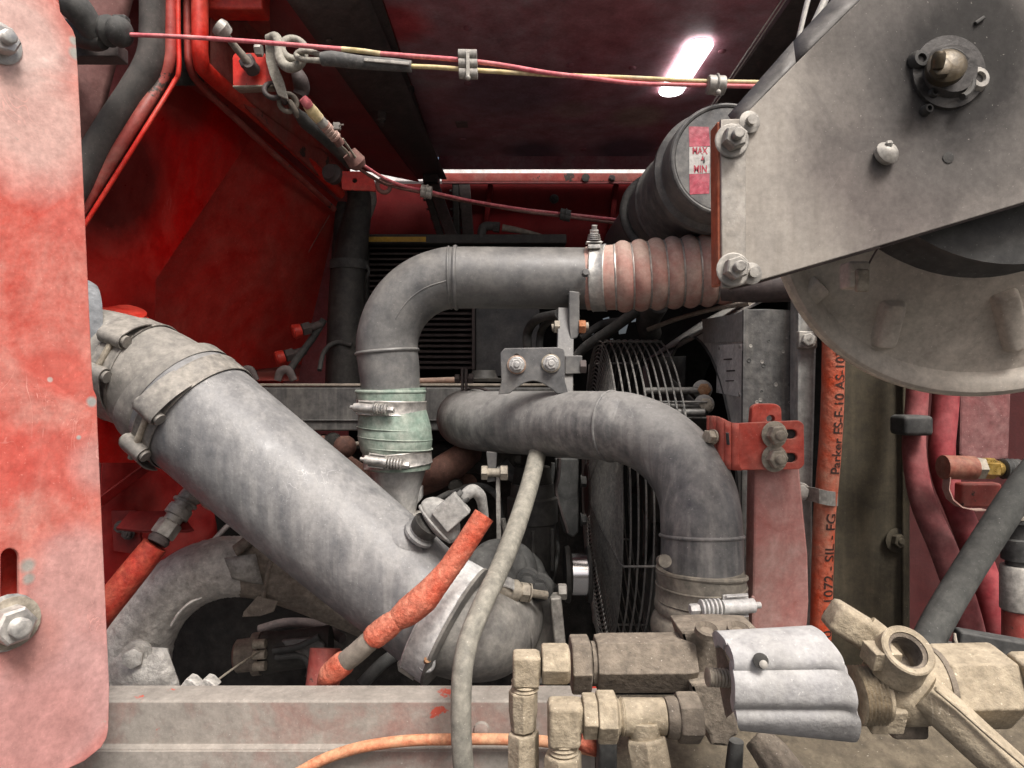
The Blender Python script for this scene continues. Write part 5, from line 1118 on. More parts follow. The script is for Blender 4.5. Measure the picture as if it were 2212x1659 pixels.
# hub on the arm
hb = part('hub', MB().lathe(P(2046, 158, .5568), Y_, [(0, .030), (.003, .0295), (.0035, .022), (.006, .021), (.009, .019)], 36), M('oily_black', (.03, .028, .027), (.08, .075, .07), .35, .4, sc=20, up=.2, speck=.3, bump=.2), arm)
m_obr = M('oily_brass', (.13, .10, .055), (.045, .04, .035), .6, .35, .7, sc=22, up=0, bump=.15)
mb = MB(); a = V((-.25, -1, .2)); p = P(2036, 158, .548); mb.lathe(p, a, [(0, .0125), (.004, .0145), (.010, .0145), (.013, .010)], 26); part('gland', mb, m_obr, hb)
mb = MB(); mb.hexa(P(2030, 153, .536), a, .0135, .006); mb.lathe(P(2024, 147, .532), V((-.1, -.5, 1)), [(0, .0045), (.005, .005), (.010, .0045), (.012, .003)], 16); part('nipple', mb, m_obr, hb)
mb = MB(); mb.torus(P(2060, 160, .545), V((.3, -1, .1)), .0195, .0028, 30, 8, -1.2, 3.2); part('snap_ring', mb, m_black, hb)
for x, y, s in ((2106, 174, .0105), (1981, 133, .0085), (1997, 240, .0045), (2010, 205, .0045)):
    mb = MB(); p = P(x, y, .5565); mb.lathe(p, V((.12, -1, .05)), [(0, s), (.004, s*.9), (.006, s*.75), (.0062, s*.45), (.003, s*.4)], 18); part('screw', mb, m_gal if s > .01 else m_black, hb)
mb = MB(); mb.bar(P(2105, 52, .5565), P(2125, 38, .5565), .004, .003); part('slot_mark', mb, m_black, arm, .0008)

reel = thing('hose_reel', 'dusty round hose reel disc with pressed ribs below the steel arm', 'hose reel', P(2085, 225, .66))
m_reel = M('dusty_reel', (.39, .35, .30), (.53, .485, .42), .5, .6, sc=6, up=.2, speck=.5, bump=.08, var=.2)
RR = .232; rn = V((math.sin(-.133)*math.cos(-.424), -math.cos(-.133)*math.cos(-.424), math.sin(-.424)))
rc = P(2206, 379, .66); RP = Pl(rc, rn)
mb = MB(); mb.lathe(rc, rn, [(-.012, RR*.2), (-.006, RR*.6), (-.006, RR*.86), (-.004, RR*.90), (.004, RR*.925), (.009, RR*.945), (.011, RR*.975), (.009, RR*.992), (0, RR), (-.008, RR*.995), (-.012, RR*.97), (-.016, RR*.88), (-.016, RR*.2)], 96); part('disc', mb, m_reel, reel)
mb = MB(); mb.torus(rc+rn*.003, rn, RR*.987, .0055, 120, 10); part('rim', mb, M('pale_rim', (.70, .65, .54), (.56, .51, .42), .4, .5, .2, sc=12, up=0, speck=.4), reel)
for (xa, ya, xb, yb) in ((1930, 652, 1906, 745), (2168, 634, 2196, 748), (1775, 612, 1742, 640), (2330, 560, 2400, 640)):
    a0, b0 = RP.at(xa, ya, -.0065), RP.at(xb, yb, -.0065); c = (a0+b0)/2; e = (b0-a0).normalized(); f = rn.cross(e); ln = (b0-a0).length/2; mb = MB(); G = []
    for (k, hh) in ((1.35, 0), (1.0, .010), (.75, .012)):
        G.append(mb.ring([c+e*(ln*(math.copysign(abs(math.cos(t))**.28, math.cos(t)))*(.8+.2*k))+f*(.0105*k*(math.copysign(abs(math.sin(t))**.28, math.sin(t))))+rn*hh for t in [2*math.pi*i/32 for i in range(32)]]))
    mb.bridge(G[0], G[1]); mb.bridge(G[1], G[2]); mb.f.append(tuple(G[2])); part('rib', mb, m_reel, reel)
mb = MB(); mb.lathe(P(2105, 232, .632), Y_, [(-.01, .154), (.0, .158), (.012, .152), (.024, .158), (.036, .152), (.05, .154)], 72); part('drum', mb, m_rub, reel)
lg = thing('reel_clip', 'small square clip with pale edge on the hose reel disc', 'clip', P(1850, 598, .64))
mb = MB(); mb.box(P(1846, 596, .642), X_*.0105, Y_*.010, Z_*.0125); part('block', mb, m_reel, lg, .003)
mb = MB(); mb.box(P(1862, 606, .632), X_*.0062, Y_*.003, Z_*.0105); part('face', mb, m_tan, lg, .002)
mb = MB(); mb.tube(px([(1868, 588, .636, 2.4), (1882, 560, .632, 2), (1896, 536, .625, 2)], 5), 8); part('wire', mb, m_rib, lg)
# pale struts behind the arm, top right
m_paint = M('white_strut_paint', (.75, .74, .70), (.55, .53, .48), .4, .5, sc=14, up=0, speck=.3)
for i, (pts, lab) in enumerate(((((1722, 95, .9, 8), (1745, 0, .9, 9), (1770, -90, .9, 9)), 'left thin pale strut behind the top edge of the steel arm'), (((1752, 65, .92, 12), (1782, 0, .92, 13), (1820, -90, .92, 14)), 'right wider pale strut behind the top edge of the steel arm'))):
    mb = MB(); mb.tube(px(list(pts), 6), 14, squash=.6); solo('pale_strut', mb, m_paint, lab, 'strut', 'pale struts')
# dark roof side beyond the slit and a thin bright cable
mb = MB(); mb.patch(V((XS+.14, 1.0, HZ-.01)), V((XS+.14, 2.0, HZ-.01)), V((XS+.32, 2.0, HZ-.35)), V((XS+.32, 1.0, HZ-.25)), 4, 4); solo('roof_side', mb, m_black, 'black sloping roof side behind the steel arm', 'roof panel', solid=.006)
# lower pipe under the reel: silver tube going right from ribbed hose
mb = MB(); mb.tube(px([(1560, 620, 1.02, 30), (1640, 620, 1.0, 34), (1760, 612, .98, 36), (1880, 590, .96, 36)], 8), 24); solo('cross_tube', mb, m_rib, 'dark dusty tube passing under the steel arm towards the reel', 'pipe')
mb = MB(); mb.tube(px([(1400, 712, 1.25, 5), (1460, 690, 1.2, 5), (1540, 668, 1.12, 5), (1620, 654, 1.05, 6)], 6), 10); solo('cowl_edging', mb, m_slv, 'dusty rubber edging along the top of the radiator cowl', 'trim')
for i, (pts, lab) in enumerate(((((1232, 790, 1.35, 10), (1262, 752, 1.33, 11), (1320, 712, 1.3, 12), (1375, 672, 1.28, 12)), 'long black cable sloping up across the bright gaps'), (((1405, 720, 1.35, 24), (1400, 690, 1.3, 26), (1420, 655, 1.25, 26)), 'short thick black hose above the fan guard'), (((1255, 730, 1.5, 8), (1300, 700, 1.5, 8), (1350, 690, 1.45, 8), (1400, 662, 1.4, 9)), 'thin black cable behind the sloping one'))):
    mb = MB(); mb.tube(px(list(pts), 8), 14); solo('black_cable', mb, m_rub, lab, 'cable', 'black cables above the fan')
# closing walls: body of the vehicle to the far left and far right, outside the view of the bay
for nm, x, lab in (('cab_side', -1.35, 'red cab side closing the bay on the far left'),):
    mb = MB(); mb.box(V((x, 1.85, 1.3)), X_*.02, V((0, .85, 0)), Z_*.9); solo(nm, mb, m_bulk, lab, 'body side', bevel=.01)

# ------------------------------------------------------------------ dusty fittings, lower right
m_fit = M('sand_dusted_fitting', (.27, .222, .15), (.41, .35, .258), .5, .72, .0, sc=16, up=.4, speck=.9, bump=.4, bsc=240, var=.3, scr=.5)
m_fitd = M('brown_dusted_fitting', (.135, .112, .088), (.22, .187, .148), .5, .78, 0., sc=14, up=.4, speck=.9, bump=.4, bsc=240, var=.3)
m_grip = M('cast_grip', (.47, .47, .475), (.33, .325, .31), .42, .7, 0., sc=12, up=0, speck=.7, bump=.2, bsc=230, var=.28, spec=.25, scr=.3)
D = .55
lh = thing('hex_coupling', 'long brown dusted hexagonal coupling lying above the sand coloured elbows', 'coupling', P(1360, 1430, D+.03))
a = V((1, .02, 0)).normalized()
mb = MB(); mb.hexa(P(1232, 1434, D+.03), a, .042, .017, .0); part('end_nut', mb, m_fitd, lh, .0008)
mb = MB(); mb.lathe(P(1277, 1433, D+.03), a, [(0, .018), (.006, .018)], 24); part('groove', mb, m_fitd, lh)
mb = MB(); mb.hexa(P(1286, 1431, D+.03), a, .042, .083, .0); part('body', mb, m_fitd, lh, .0009)
se2 = thing('elbow_fitting', 'left sand dusted elbow fitting with small nut and tall hex stem', 'fitting', P(1135, 1500, D), 'dusty elbow fittings')
mb = MB(); mb.hexa(P(1170, 1433, D), X_, .0275, .0225, .0); part('side_nut', mb, m_fit, se2, .0008)
mb = MB(); mb.box(P(1136, 1444, D), X_*.0107, Y_*.0105, Z_*.0128); mb.box(P(1150, 1436, D), X_*.007, Y_*.009, Z_*.0095); part('elbow', mb, m_fit, se2, .003)
mb = MB(); mb.thread(P(1134, 1468, D), P(1134, 1494, D), .0112, .0032, 20); part('thread', mb, m_fit, se2)
mb = MB(); mb.tube([(P(1130, 1490, D), .0108), (P(1130, 1493, D), .0118), (P(1130, 1535, D), .0118), (P(1130, 1555, D), .0108), (P(1131, 1574, D), .0105)], 8); part('body', mb, m_fit, se2, .0009)
mb = MB(); mb.hexa(P(1131, 1580, D), -Z_, .0225, .045, .3); part('lower_nut', mb, m_fit, se2, .0008)
te = thing('elbow_fitting', 'second sand dusted elbow fitting joined to a union, a tee and an end nut', 'fitting', P(1330, 1560, D-.02), 'dusty elbow fittings')
d2 = D-.02
mb = MB(); mb.box(P(1218, 1560, d2), X_*.0125, Y_*.012, Z_*.0165); mb.box(P(1238, 1545, d2), X_*.008, Y_*.0105, Z_*.0115); part('elbow', mb, m_fit, te, .004)
mb = MB(); mb.thread(P(1217, 1590, d2), P(1217, 1628, d2), .0120, .0034, 20); part('thread', mb, m_fit, te)
mb = MB(); mb.hexa(P(1216, 1626, d2), -Z_, .0265, .035, .3); part('lower_nut', mb, m_fit, te, .0008)
mb = MB(); mb.hexa(P(1258, 1546, d2), X_, .029, .0115, .0); part('union', mb, m_fit, te, .0009)
mb = MB(); mb.hexa(P(1289, 1548, d2), X_, .0335, .0155, .0); part('union_nut', mb, m_fit, te, .0009)
mb = MB(); mb.thread(P(1330, 1548, d2), P(1350, 1548, d2), .0145, .003, 20); part('thread', mb, m_fit, te)
mb = MB(); mb.tube([(P(1345, 1548, d2), .0138), (P(1436, 1548, d2), .0136)], 16); mb.tube([(P(1392, 1555, d2-.004), .013), (P(1394, 1600, d2-.006), .0115)], 14); part('tee', mb, m_fit, te, .001)
mb = MB(); mb.hexa(P(1396, 1592, d2-.006), V((.15, -.25, -1)), .029, .034, .2); part('branch_nut', mb, m_fit, te, .0009)
mb = MB(); mb.lathe(P(1437, 1550, d2), X_, [(0, .0145), (.004, .0155), (.008, .0155), (.010, .0145)], 20); mb.hexa(P(1462, 1550, d2), X_, .033, .018, .25); part('end_nut', mb, m_fitd, te, .0009)
vb2 = thing('valve_block', 'dark brown dusty block between the hex coupling and the aluminium grip', 'block', P(1540, 1480, D+.02))
part('top_block', plate(F(D+.025), fillet([(1469, 1362), (1560, 1358), (1600, 1360), (1640, 1362), (1648, 1470), (1500, 1470)], 4), [], .04, .003), m_fitd, vb2)
for x in (1526, 1595):
    mb = MB(); mb.lathe(P(x, 1368, D+.012), V((.1, -.35, 1)), [(0, .010), (.005, .010), (.006, .008), (.002, .0055)], 18); part('port', mb, m_fitd, vb2)
part('lower_block', plate(F(D+.005), fillet([(1490, 1475), (1530, 1474), (1572, 1478), (1592, 1545), (1596, 1590), (1578, 1598), (1574, 1615), (1536, 1612), (1532, 1590), (1512, 1560)], 4), [], .035, .003), m_fitd, vb2)
mb = MB(); mb.tube(px([(1590, 1600, D+.03, 16), (1585, 1660, D+.03, 18), (1580, 1720, D+.03, 18)], 5), 16); part('stem', mb, m_rub, vb2)
# cast aluminium grip
gr = thing('aluminium_grip', 'bright cast aluminium ribbed hand grip with screw hole', 'handle', P(1700, 1475, .49))
Lp = [(1541, 1384, .515), (1548, 1378, .506), (1562, 1390, .497), (1574, 1406, .490), (1581, 1424, .485), (1584, 1450, .481), (1584, 1480, .479), (1584, 1510, .479), (1587, 1535, .481), (1590, 1553, .484), (1597, 1561, .490), (1600, 1562, .50)]
Rp = [(1745, 1368, .515), (1757, 1367, .506), (1778, 1380, .495), (1795, 1398, .487), (1812, 1418, .482), (1828, 1446, .478), (1840, 1478, .476), (1848, 1510, .475), (1852, 1536, .477), (1854, 1560, .48), (1849, 1584, .487), (1838, 1587, .50)]
GD = .89
cl_ = catmull([(P(p[0], p[1], p[2]*GD), 0) for p in Lp], 9); cr_ = catmull([(P(p[0], p[1], p[2]*GD), 0) for p in Rp], 9)
mb = MB(); G = []; NU = 22
for j in range(len(cl_)):
    row = []; s = j/(len(cl_)-1)
    rg_ = -.0042*(math.exp(-((s-.46)/.045)**2)+math.exp(-((s-.70)/.045)**2)+.5*math.exp(-((s-.24)/.03)**2))
    for i in range(NU+1):
        t = i/NU; e = min(1, (1-t)*9)
        p = cl_[j][0].lerp(cr_[j][0], t)+V((0, -1, 0))*rg_*e; row.append(len(mb.v)); mb.v.append(p)
    G.append(row)
for j in range(len(G)-1):
    for i in range(NU): mb.f.append((G[j][i], G[j][i+1], G[j+1][i+1], G[j+1][i]))
o = part('shell', mb, m_grip, gr, 0, .009)
b_ = o.modifiers.new('bevel', 'BEVEL'); b_.width = .003; b_.segments = 2; b_.limit_method = 'ANGLE'; b_.angle_limit = math.radians(50)
mb = MB(); mb.poly([P(q[0], q[1], q[2]*GD) for q in ((1548, 1390, .518), (1562, 1400, .51), (1578, 1440, .503), (1584, 1540, .503), (1570, 1552, .512), (1556, 1480, .52))], V((0, .004, 0))); part('inner_wall', mb, m_fitd, gr, .001)
mb = MB(); c = P(1646, 1431, .4795*GD-.0052); mb.lathe(c+V((0, .003, 0)), V((-.15, -1, .3)), [(0, .0046), (.0022, .0046), (.0023, .0043)], 20); part('screw_hole', mb, m_black, gr)
mb = MB(); mb.lathe(c+V((.0008, -.0005, -.001)), V((-.15, -1, .3)), [(0, .0026), (.0008, .0013)], 12); part('screw', mb, m_gal, gr)
mb = MB(); mb.thread(P(1527, 1463, .45), P(1590, 1465, .452), .0062, .0022, 18); part('stud', mb, m_tan, gr)
# brass three way valve
vv = thing('ball_valve', 'large sand dusted three way valve body with threaded port in the lower right corner', 'valve', P(1980, 1480, .45))
d = .455
ax = V((1, -.02, .03)).normalized()
mb = MB(); p = P(1846, 1502, d-.012)
prof = [(0, .0165)]
for k in range(7): prof += [(.0024*k+.0005, .0182), (.0024*k+.0015, .0158)]
mb.lathe(p, ax, prof+[(.018, .0165)], 40); part('threaded_end', mb, m_fit, vv, ang=20)
mb = MB(); mb.tube(px([(1892, 1500, d, 54), (1900, 1499, d, 66), (1925, 1490, d, 74), (1968, 1484, d, 78), (2010, 1480, d, 76), (2032, 1480, d, 70)], 6), 32); part('body', mb, m_fit, vv)
mb = MB(); pa = V((.05, -.72, .72)).normalized(); pc = P(1962, 1404, d-.028)
mb.lathe(pc-pa*.030, pa, [(.011, .0185), (.018, .0172), (.022, .0165), (.030, .0160), (.0308, .0150), (.0300, .0118), (.012, .0112)], 36, False); part('port_boss', mb, m_fit, vv, ang=25)
mb = MB(); prof = []
for k in range(5): prof += [(-.0012-.003*k, .0116), (-.0026-.003*k, .0096)]
mb.lathe(pc+pa*.0004, pa, prof+[(-.018, .009), (-.019, .0001)], 32, False); part('port_thread', mb, m_fitd, vv, ang=20)
mb = MB(); mb.box(P(1902, 1416, d-.020), X_*.0085, V((0, .0085, .0013)), V((0, -.002, .0062))); part('lug', mb, m_fit, vv, .0009)
mb = MB(); mb.bar(P(1912, 1395, d-.0), P(1793, 1322, d+.005), .023, .02); part('lever', mb, m_fit, vv, .004)
mb = MB(); mb.tube(px([(1870, 1352, d, 26), (1905, 1385, d-.004, 30), (1935, 1420, d-.004, 30)], 5), 18); part('lever_neck', mb, m_fit, vv)
mb = MB(); mb.hexa(P(2022, 1482, d), ax, .0465, .046, .15); part('hex_nut', mb, m_fit, vv, .0013)
mb = MB(); mb.lathe(P(2014, 1482, d), ax, [(0, .0245), (.0035, .0245), (.004, .021)], 36); part('joint', mb, m_fitd, vv)
mb = MB(); mb.lathe(P(2172, 1478, d), ax, [(0, .017), (.014, .016), (.02, .019), (.07, .019)], 28); part('outlet', mb, m_fit, vv)
mb = MB(); mb.hexa(P(2192, 1476, d-.012), ax, .034, .04, .2); part('outlet_nut', mb, m_fit, vv, .0013)
mb = MB(); mb.tube(px([(1990, 1492, d-.015, 44), (2035, 1530, d-.02, 43), (2110, 1600, d-.03, 43), (2260, 1735, d-.05, 44)], 6), 28); part('leg', mb, m_fit, vv)
mb = MB(); mb.tube(px([(2020, 1488, d-.031, 7), (2070, 1530, d-.035, 7), (2140, 1592, d-.044, 7), (2280, 1710, d-.064, 7)], 6), 10, squash=.6); part('cast_rib', mb, m_fit, vv)
mb = MB(); mb.box(P(1905, 1538, d-.012), X_*.0105, V((0, .01, .003)), V((0, -.003, .0085))); part('flat', mb, m_fit, vv, .0013)
mb = MB(); mb.box(P(1948, 1556, d+.004), X_*.012, Y_*.012, Z_*.008); part('under_lug', mb, m_fitd, vv, .003)
# rod, orange hose end and dusty floor behind the fittings
mb = MB(); mb.tube(px([(1630, 1590, .56, 30), (1668, 1632, .55, 40), (1720, 1700, .53, 42)], 4), 8); solo('dusty_hex_rod', mb, m_fitd, 'brown dusty hexagonal rod end under the aluminium grip', 'rod', bevel=.002)
tr = thing('dusty_ledge', 'brown dust covered ledge under the fittings along the bottom right', 'ledge', P(1700, 1600, .63))
mb = MB(); mb.patch(P(1285, 1510, .70), P(2300, 1510, .70), P(2300, 1690, .60), P(1285, 1690, .60), 6, 4, V((0, 0, .004))); part('top', mb, M('brown_dust', (.075, .062, .045), (.14, .118, .085), .45, .9, sc=10, up=.2, speck=.8, bump=.5, bsc=150), tr, 0, .01)
mb = MB(); mb.tube(px([(1252, 1600, .60, 17), (1275, 1610, .60, 18), (1310, 1622, .61, 18)], 5), 16); solo('orange_hose_end', mb, m_or, 'short orange hose end glimpsed behind the second elbow fitting', 'hose')
mb = MB(); mb.box(P(1310, 1600, .59), X_*.008, Y_*.01, Z_*.03); mb2 = solo('dark_stop', mb, m_rub, 'dark upright stop behind the dusty tee fitting', 'bracket', bevel=.003)
# ------------------------------------------------------------------ cables, clips and small gear, upper left
m_pink = M('pink_cable', (.72, .10, .15), (.66, .28, .27), .45, .55, sc=14, up=0, bump=.05)
m_yel = M('yellow_cable', (.78, .62, .25), (.62, .52, .36), .45, .6, sc=14, up=0, bump=.05)
m_brn = M('brown_cable', (.16, .06, .05), (.22, .13, .11), .5, .7, sc=14)
DC = 1.0
pc = thing('pink_cable', 'long pink sheathed cable stretched across the top of the bay', 'cable', P(900, 110, DC))
mb = MB(); mb.tube(px([(280, 75, .95, 4.4), (400, 80, .96, 4.6), (560, 91, .98, 4.8), (738, 106, 1.0, 5)], 6), 10); part('sheath', mb, m_pink, pc)
mb = MB(); mb.tube(px([(738, 106, 1.0, 5.4), (780, 110, 1.0, 5.4), (822, 116, 1.0, 5.2)], 4), 10); part('yellow_tape', mb, m_yel, pc)
mb = MB(); mb.tube(px([(822, 116, 1.0, 5), (900, 122, 1.0, 5), (990, 129, 1.0, 5), (1080, 140, 1.0, 5), (1180, 157, .997, 5), (1270, 168, .993, 5), (1370, 180, 1.0, 4.8), (1500, 184, 1.0, 4.6), (1645, 187, 1.0, 4.6)], 6), 10); part('sheath', mb, m_pink, pc)
yc = MB(); yc.tube(px([(886, 143, 1.0, 4.8), (950, 146, 1.0, 5), (1030, 152, 1.0, 5), (1130, 158, 1.003, 5), (1240, 164, 1.005, 5), (1380, 169, 1.0, 4.8), (1500, 175, 1.0, 4.6), (1648, 178, 1.0, 4.6)], 6), 10)
solo('yellow_cable', yc, m_yel, 'pale yellow cable crossing under the pink one at the top', 'cable')
cl1 = thing('cable_clip', 'grey triple cable clip tied round the pink and yellow cables', 'cable clip', P(1010, 140, .99))
for k, y in enumerate((118, 138, 159)):
    mb = MB(); mb.cyl(P(990+k, y, .992), P(1030+k, y+1, .992), .0075, 16); part('sleeve', mb, M('grey_plastic', (.24, .235, .22), (.33, .31, .28), .5, .6, sc=30), cl1)
mb = MB(); mb.prism_strip([P(1010, 108, .99), P(1010, 112, .982), P(1011, 140, .9815), P(1011, 168, .982), P(1011, 172, .99)], V((.0024, 0, 0)), V((0, .0007, .0003))); mb.sphere(P(1011, 168, .98), .004, 10); part('zip_tie', mb, m_gal, cl1)
cl2 = thing('cable_clip', 'round grey cable clip on the two cables below the bright lamp', 'cable clip', P(1549, 182, .99))
mb = MB(); mb.cyl(P(1528, 183, .995), P(1566, 185, .995), .0135, 20); part('sleeve', mb, m_gal, cl2, .002)
mb = MB(); mb.torus(P(1548, 183, .995), X_, .0142, .0016, 26, 6); part('zip_tie', mb, m_gal, cl2)
mb = MB(); mb.sphere(P(1552, 199, .982), .004, 10); part('tie_head', mb, m_gal, cl2)
# grommet and dark hoses at the left end
gm = thing('rubber_grommet', 'double black rubber grommet at the left end of the pink cable', 'grommet', P(255, 70, .95))
a = (P(284, 75, .95)-P(225, 70, .96)).normalized()
mb = MB(); mb.lathe(P(222, 66, .955), a, [(0, .012), (.002, .019), (.012, .021), (.016, .017), (.019, .013), (.021, .018), (.028, .0205), (.036, .018), (.042, .011), (.043, .005)], 26); part('boot', mb, m_rub, gm)
mb = MB(); mb.box(P(262, 48, .965), X_*.010, Y_*.008, Z_*.008); part('tab', mb, m_rub, gm, .003)
mb = MB(); mb.tube(px([(120, -20, .93, 30), (160, 12, .93, 32), (186, 44, .94, 28), (205, 72, .95, 24), (226, 84, .955, 20)], 6), 20); solo('black_hose_bend', mb, m_rub, 'thick black hose bend tucked behind the left panel top', 'hose')
mb = MB(); mb.tube(px([(150, 66, .97, 24), (180, 78, .96, 26), (206, 88, .955, 22), (224, 92, .95, 15)], 6), 18); solo('black_bung', mb, m_black, 'lumpy black rubber knob below the hose bend', 'knob')
# push rod and red bracket
rbx = thing('cable_bracket', 'bright red folded bracket under the shackle with a push rod bolted on', 'bracket', P(545, 155, 1.06))
part('face', plate(F(1.06), fillet([(502, 122), (508, 114), (572, 114), (590, 184), (503, 186)], 5), [], .004, .001), m_hem, rbx)
mb = MB(); mb.patch(P(503, 187, 1.06), P(591, 185, 1.06), P(600, 196, 1.11), P(520, 200, 1.11), 3, 3); part('fold', mb, m_tan, rbx, 0, .003)
pr = thing('push_rod', 'dusty push rod with round tip leaning on the red bracket', 'rod', P(510, 100, 1.02))
mb = MB(); mb.tube(px([(484, 70, 1.0, 7), (512, 106, 1.02, 8), (540, 138, 1.035, 9)], 5), 14); part('rod', mb, m_slv, pr)
mb = MB(); mb.tube([(P(470, 55, .99), .012), (P(478, 62, .992), .0135), (P(490, 74, 1.0), .011)], 16); part('tip', mb, m_gal, pr)
mb = MB(); mb.hexa(P(540, 140, 1.052), V((-.3, -1, .3)), .022, .012); mb.tube([(P(536, 134, 1.03), .0085), (P(546, 150, 1.05), .0115)], 14); part('foot', mb, m_rib, pr)
sk = thing('eye_plate', 'grey eye bolt plate with big ring above the red bracket', 'shackle', P(610, 130, 1.03))
m_shk = M('dusty_steel_shackle', (.24, .23, .20), (.36, .34, .29), .5, .65, .2, sc=22, up=.2, speck=.4, bump=.2)
part('plate', plate(F(1.045), [(572, 76), (582, 74), (592, 82), (600, 110), (598, 140), (612, 175), (622, 215), (600, 205), (582, 160), (574, 130)], [], .006, .001), m_shk, sk)
mb = MB(); mb.tube(px([(578, 84, 1.04, 9), (596, 80, 1.035, 10), (604, 104, 1.03, 11), (606, 130, 1.025, 11), (624, 146, 1.02, 11), (646, 140, 1.02, 10), (657, 120, 1.02, 9), (652, 108, 1.03, 8)], 7), 16); part('hook', mb, m_shk, sk)
mb = MB(); mb.torus(P(634, 106, 1.035), V((.3, -1, .2)), .017, .006, 28, 12); part('eye', mb, m_shk, sk)
mb = MB(); mb.hexa(P(566, 108, 1.04), -X_, .017, .010); part('nut', mb, m_gal, sk)
ls = thing('cable_loop_end', 'dusty cable loop with black shrink sleeve leading to the yellow cable', 'cable end', P(760, 128, 1.0))
mb = MB(); mb.tube(px([(700, 122, 1.0, 6), (672, 112, 1.005, 6), (648, 112, 1.01, 6), (640, 120, 1.01, 6), (652, 128, 1.0, 6), (675, 130, 1.0, 6), (702, 132, 1.0, 7)], 6), 12); part('loop', mb, m_shk, ls)
mb = MB(); mb.tube(px([(694, 128, 1.0, 14), (720, 127, 1.0, 16), (780, 135, 1.0, 14), (850, 140, 1.0, 13), (889, 144, 1.0, 12)], 6), 18); part('sleeve', mb, M('slate_sleeve', (.05, .055, .058), (.17, .165, .155), .4, .6, sc=16, up=.35, speck=.3, bump=.3), ls)
mb = MB(); mb.bar(P(786, 129, .990), P(884, 138, .990), .003, .005); part('pale_tape', mb, m_gal, ls, .001)
# chain of links and the lower cable
chn = thing('link_chain', 'greasy chain links hanging from the red bracket', 'chain', P(610, 215, 1.06))
for k, (x, y, ax_) in enumerate(((590, 196, V((.3, -1, .3))), (606, 204, V((1, .2, .6))), (622, 222, V((.2, -1, -.2))), (636, 238, V((1, .2, .6))))):
    mb = MB(); c = P(x, y, 1.06+.006*k); mb.torus(c, ax_, .013, .0042, 24, 10); part('link', mb, m_rib if k < 2 else m_slv, chn)
mb = MB(); mb.tube(px([(638, 150, 1.09, 12), (648, 172, 1.09, 17), (652, 192, 1.1, 17), (646, 208, 1.1, 14)], 6), 16); solo('black_strap', mb, m_rib, 'short dark strap hanging behind the shackle ring', 'strap')
lc = thing('lower_cable_end', 'grimy cable end with pinkish sleeve and black shrink tube sloping down right', 'cable end', P(690, 260, 1.08))
mb = MB(); mb.tube(px([(640, 240, 1.07, 8), (660, 262, 1.09, 16), (700, 295, 1.12, 16), (735, 330, 1.16, 14), (755, 358, 1.2, 9)], 6), 16); part('shrink_tube', mb, m_black, lc)
mb = MB(); mb.tube(px([(653, 212, 1.03, 9), (662, 222, 1.035, 11), (668, 230, 1.04, 10)], 4), 14); part('tip', mb, m_pink, lc)
mb = MB(); mb.tube(px([(664, 226, 1.04, 11), (676, 242, 1.05, 13), (690, 258, 1.06, 12)], 4), 14); part('tape', mb, m_yel, lc)
mb = MB(); mb.tube(px([(688, 256, 1.06, 11), (700, 270, 1.07, 12)], 4), 14); part('tape', mb, m_gal, lc)
for k in range(5):
    mb = MB(); a0, b0 = P(699+k*5.6, 268+k*6.2, 1.07+.004*k), P(704+k*5.6, 273.5+k*6.2, 1.074+.004*k); mb.lathe(a0, b0-a0, [(0, .0075), (.001, .0092), (.0046, .0092), (.006, .0075)], 16); part('sleeve_ring', mb, m_sil, lc)
mb = MB(); mb.cyl(P(724, 296, 1.09), P(736, 312, 1.1), .0075, 14); part('collar', mb, m_brn, lc)
for x in (732, 742):
    mb = MB(); mb.tube(px([(x-2, 300+(742-x), 1.1, 2.6), (x+16, 326, 1.13, 2.6), (x+30, 346, 1.15, 2.6)], 4), 8); part('strand', mb, m_tan, lc)
mb = MB(); mb.tube([(P(754, 330, 1.15), .013), (P(772, 352, 1.16), .016), (P(778, 360, 1.165), .011)], 18); part('ferrule', mb, m_brn, lc)
mb = MB(); mb.lathe(P(775, 345, 1.165), V((.6, -.5, .6)), [(0, .010), (.004, .010)], 16); part('washer', mb, m_gal, lc)
mb = MB(); mb.box(P(728, 273, 1.06), X_*.005, Y_*.004, Z_*.005); mb.cyl(P(728, 273, 1.06), P(741, 269, 1.05), .0012, 8); part('zip_tie_tail', mb, m_gal, lc)
for i, (pts, m_, lab, nm) in enumerate((([(778, 352, 1.18, 3.4), (830, 385, 1.25, 3.4), (880, 404, 1.32, 3.4), (920, 412, 1.36, 3.4), (1020, 434, 1.42, 3.2), (1130, 452, 1.5, 3.2), (1220, 462, 1.55, 3.2), (1330, 474, 1.6, 3.2)], m_pink, 'upper thin pinkish cable of the pair sloping to the tank', 'thin_cable'), ([(770, 360, 1.18, 3.6), (800, 380, 1.22, 3.6), (840, 400, 1.28, 3.6), (920, 418, 1.36, 3.4), (1020, 438, 1.43, 3.2), (1130, 457, 1.5, 3.2), (1220, 468, 1.55, 3.2), (1330, 482, 1.6, 3.2)], m_brn, 'lower thin brown cable of the pair sloping to the tank', 'thin_cable'))):
    mb = MB(); mb.tube(px(pts, 6), 8); solo(nm, mb, m_, lab, 'cable', 'lower cable pair')
for x, y, d, lab in ((922, 414, 1.35, 'grey clip on the lower cable pair in front of the black struts'), (1222, 464, 1.54, 'small grey clip on the lower cable pair near the tank')):
    t = thing('cable_clip', lab, 'cable clip', P(x, y, d)); mb = MB(); mb.cyl(P(x-12, y-5, d), P(x+10, y, d), .010, 16); mb.cyl(P(x-12, y+2, d), P(x+10, y+7, d), .009, 16); part('sleeve', mb, m_gal if x < 1000 else m_rub, t)
    mb = MB(); mb.torus(P(x-1, y, d), V((1, 0, -.25)), .0135, .0015, 20, 6); part('zip_tie', mb, m_gal if x < 1000 else m_rub, t)
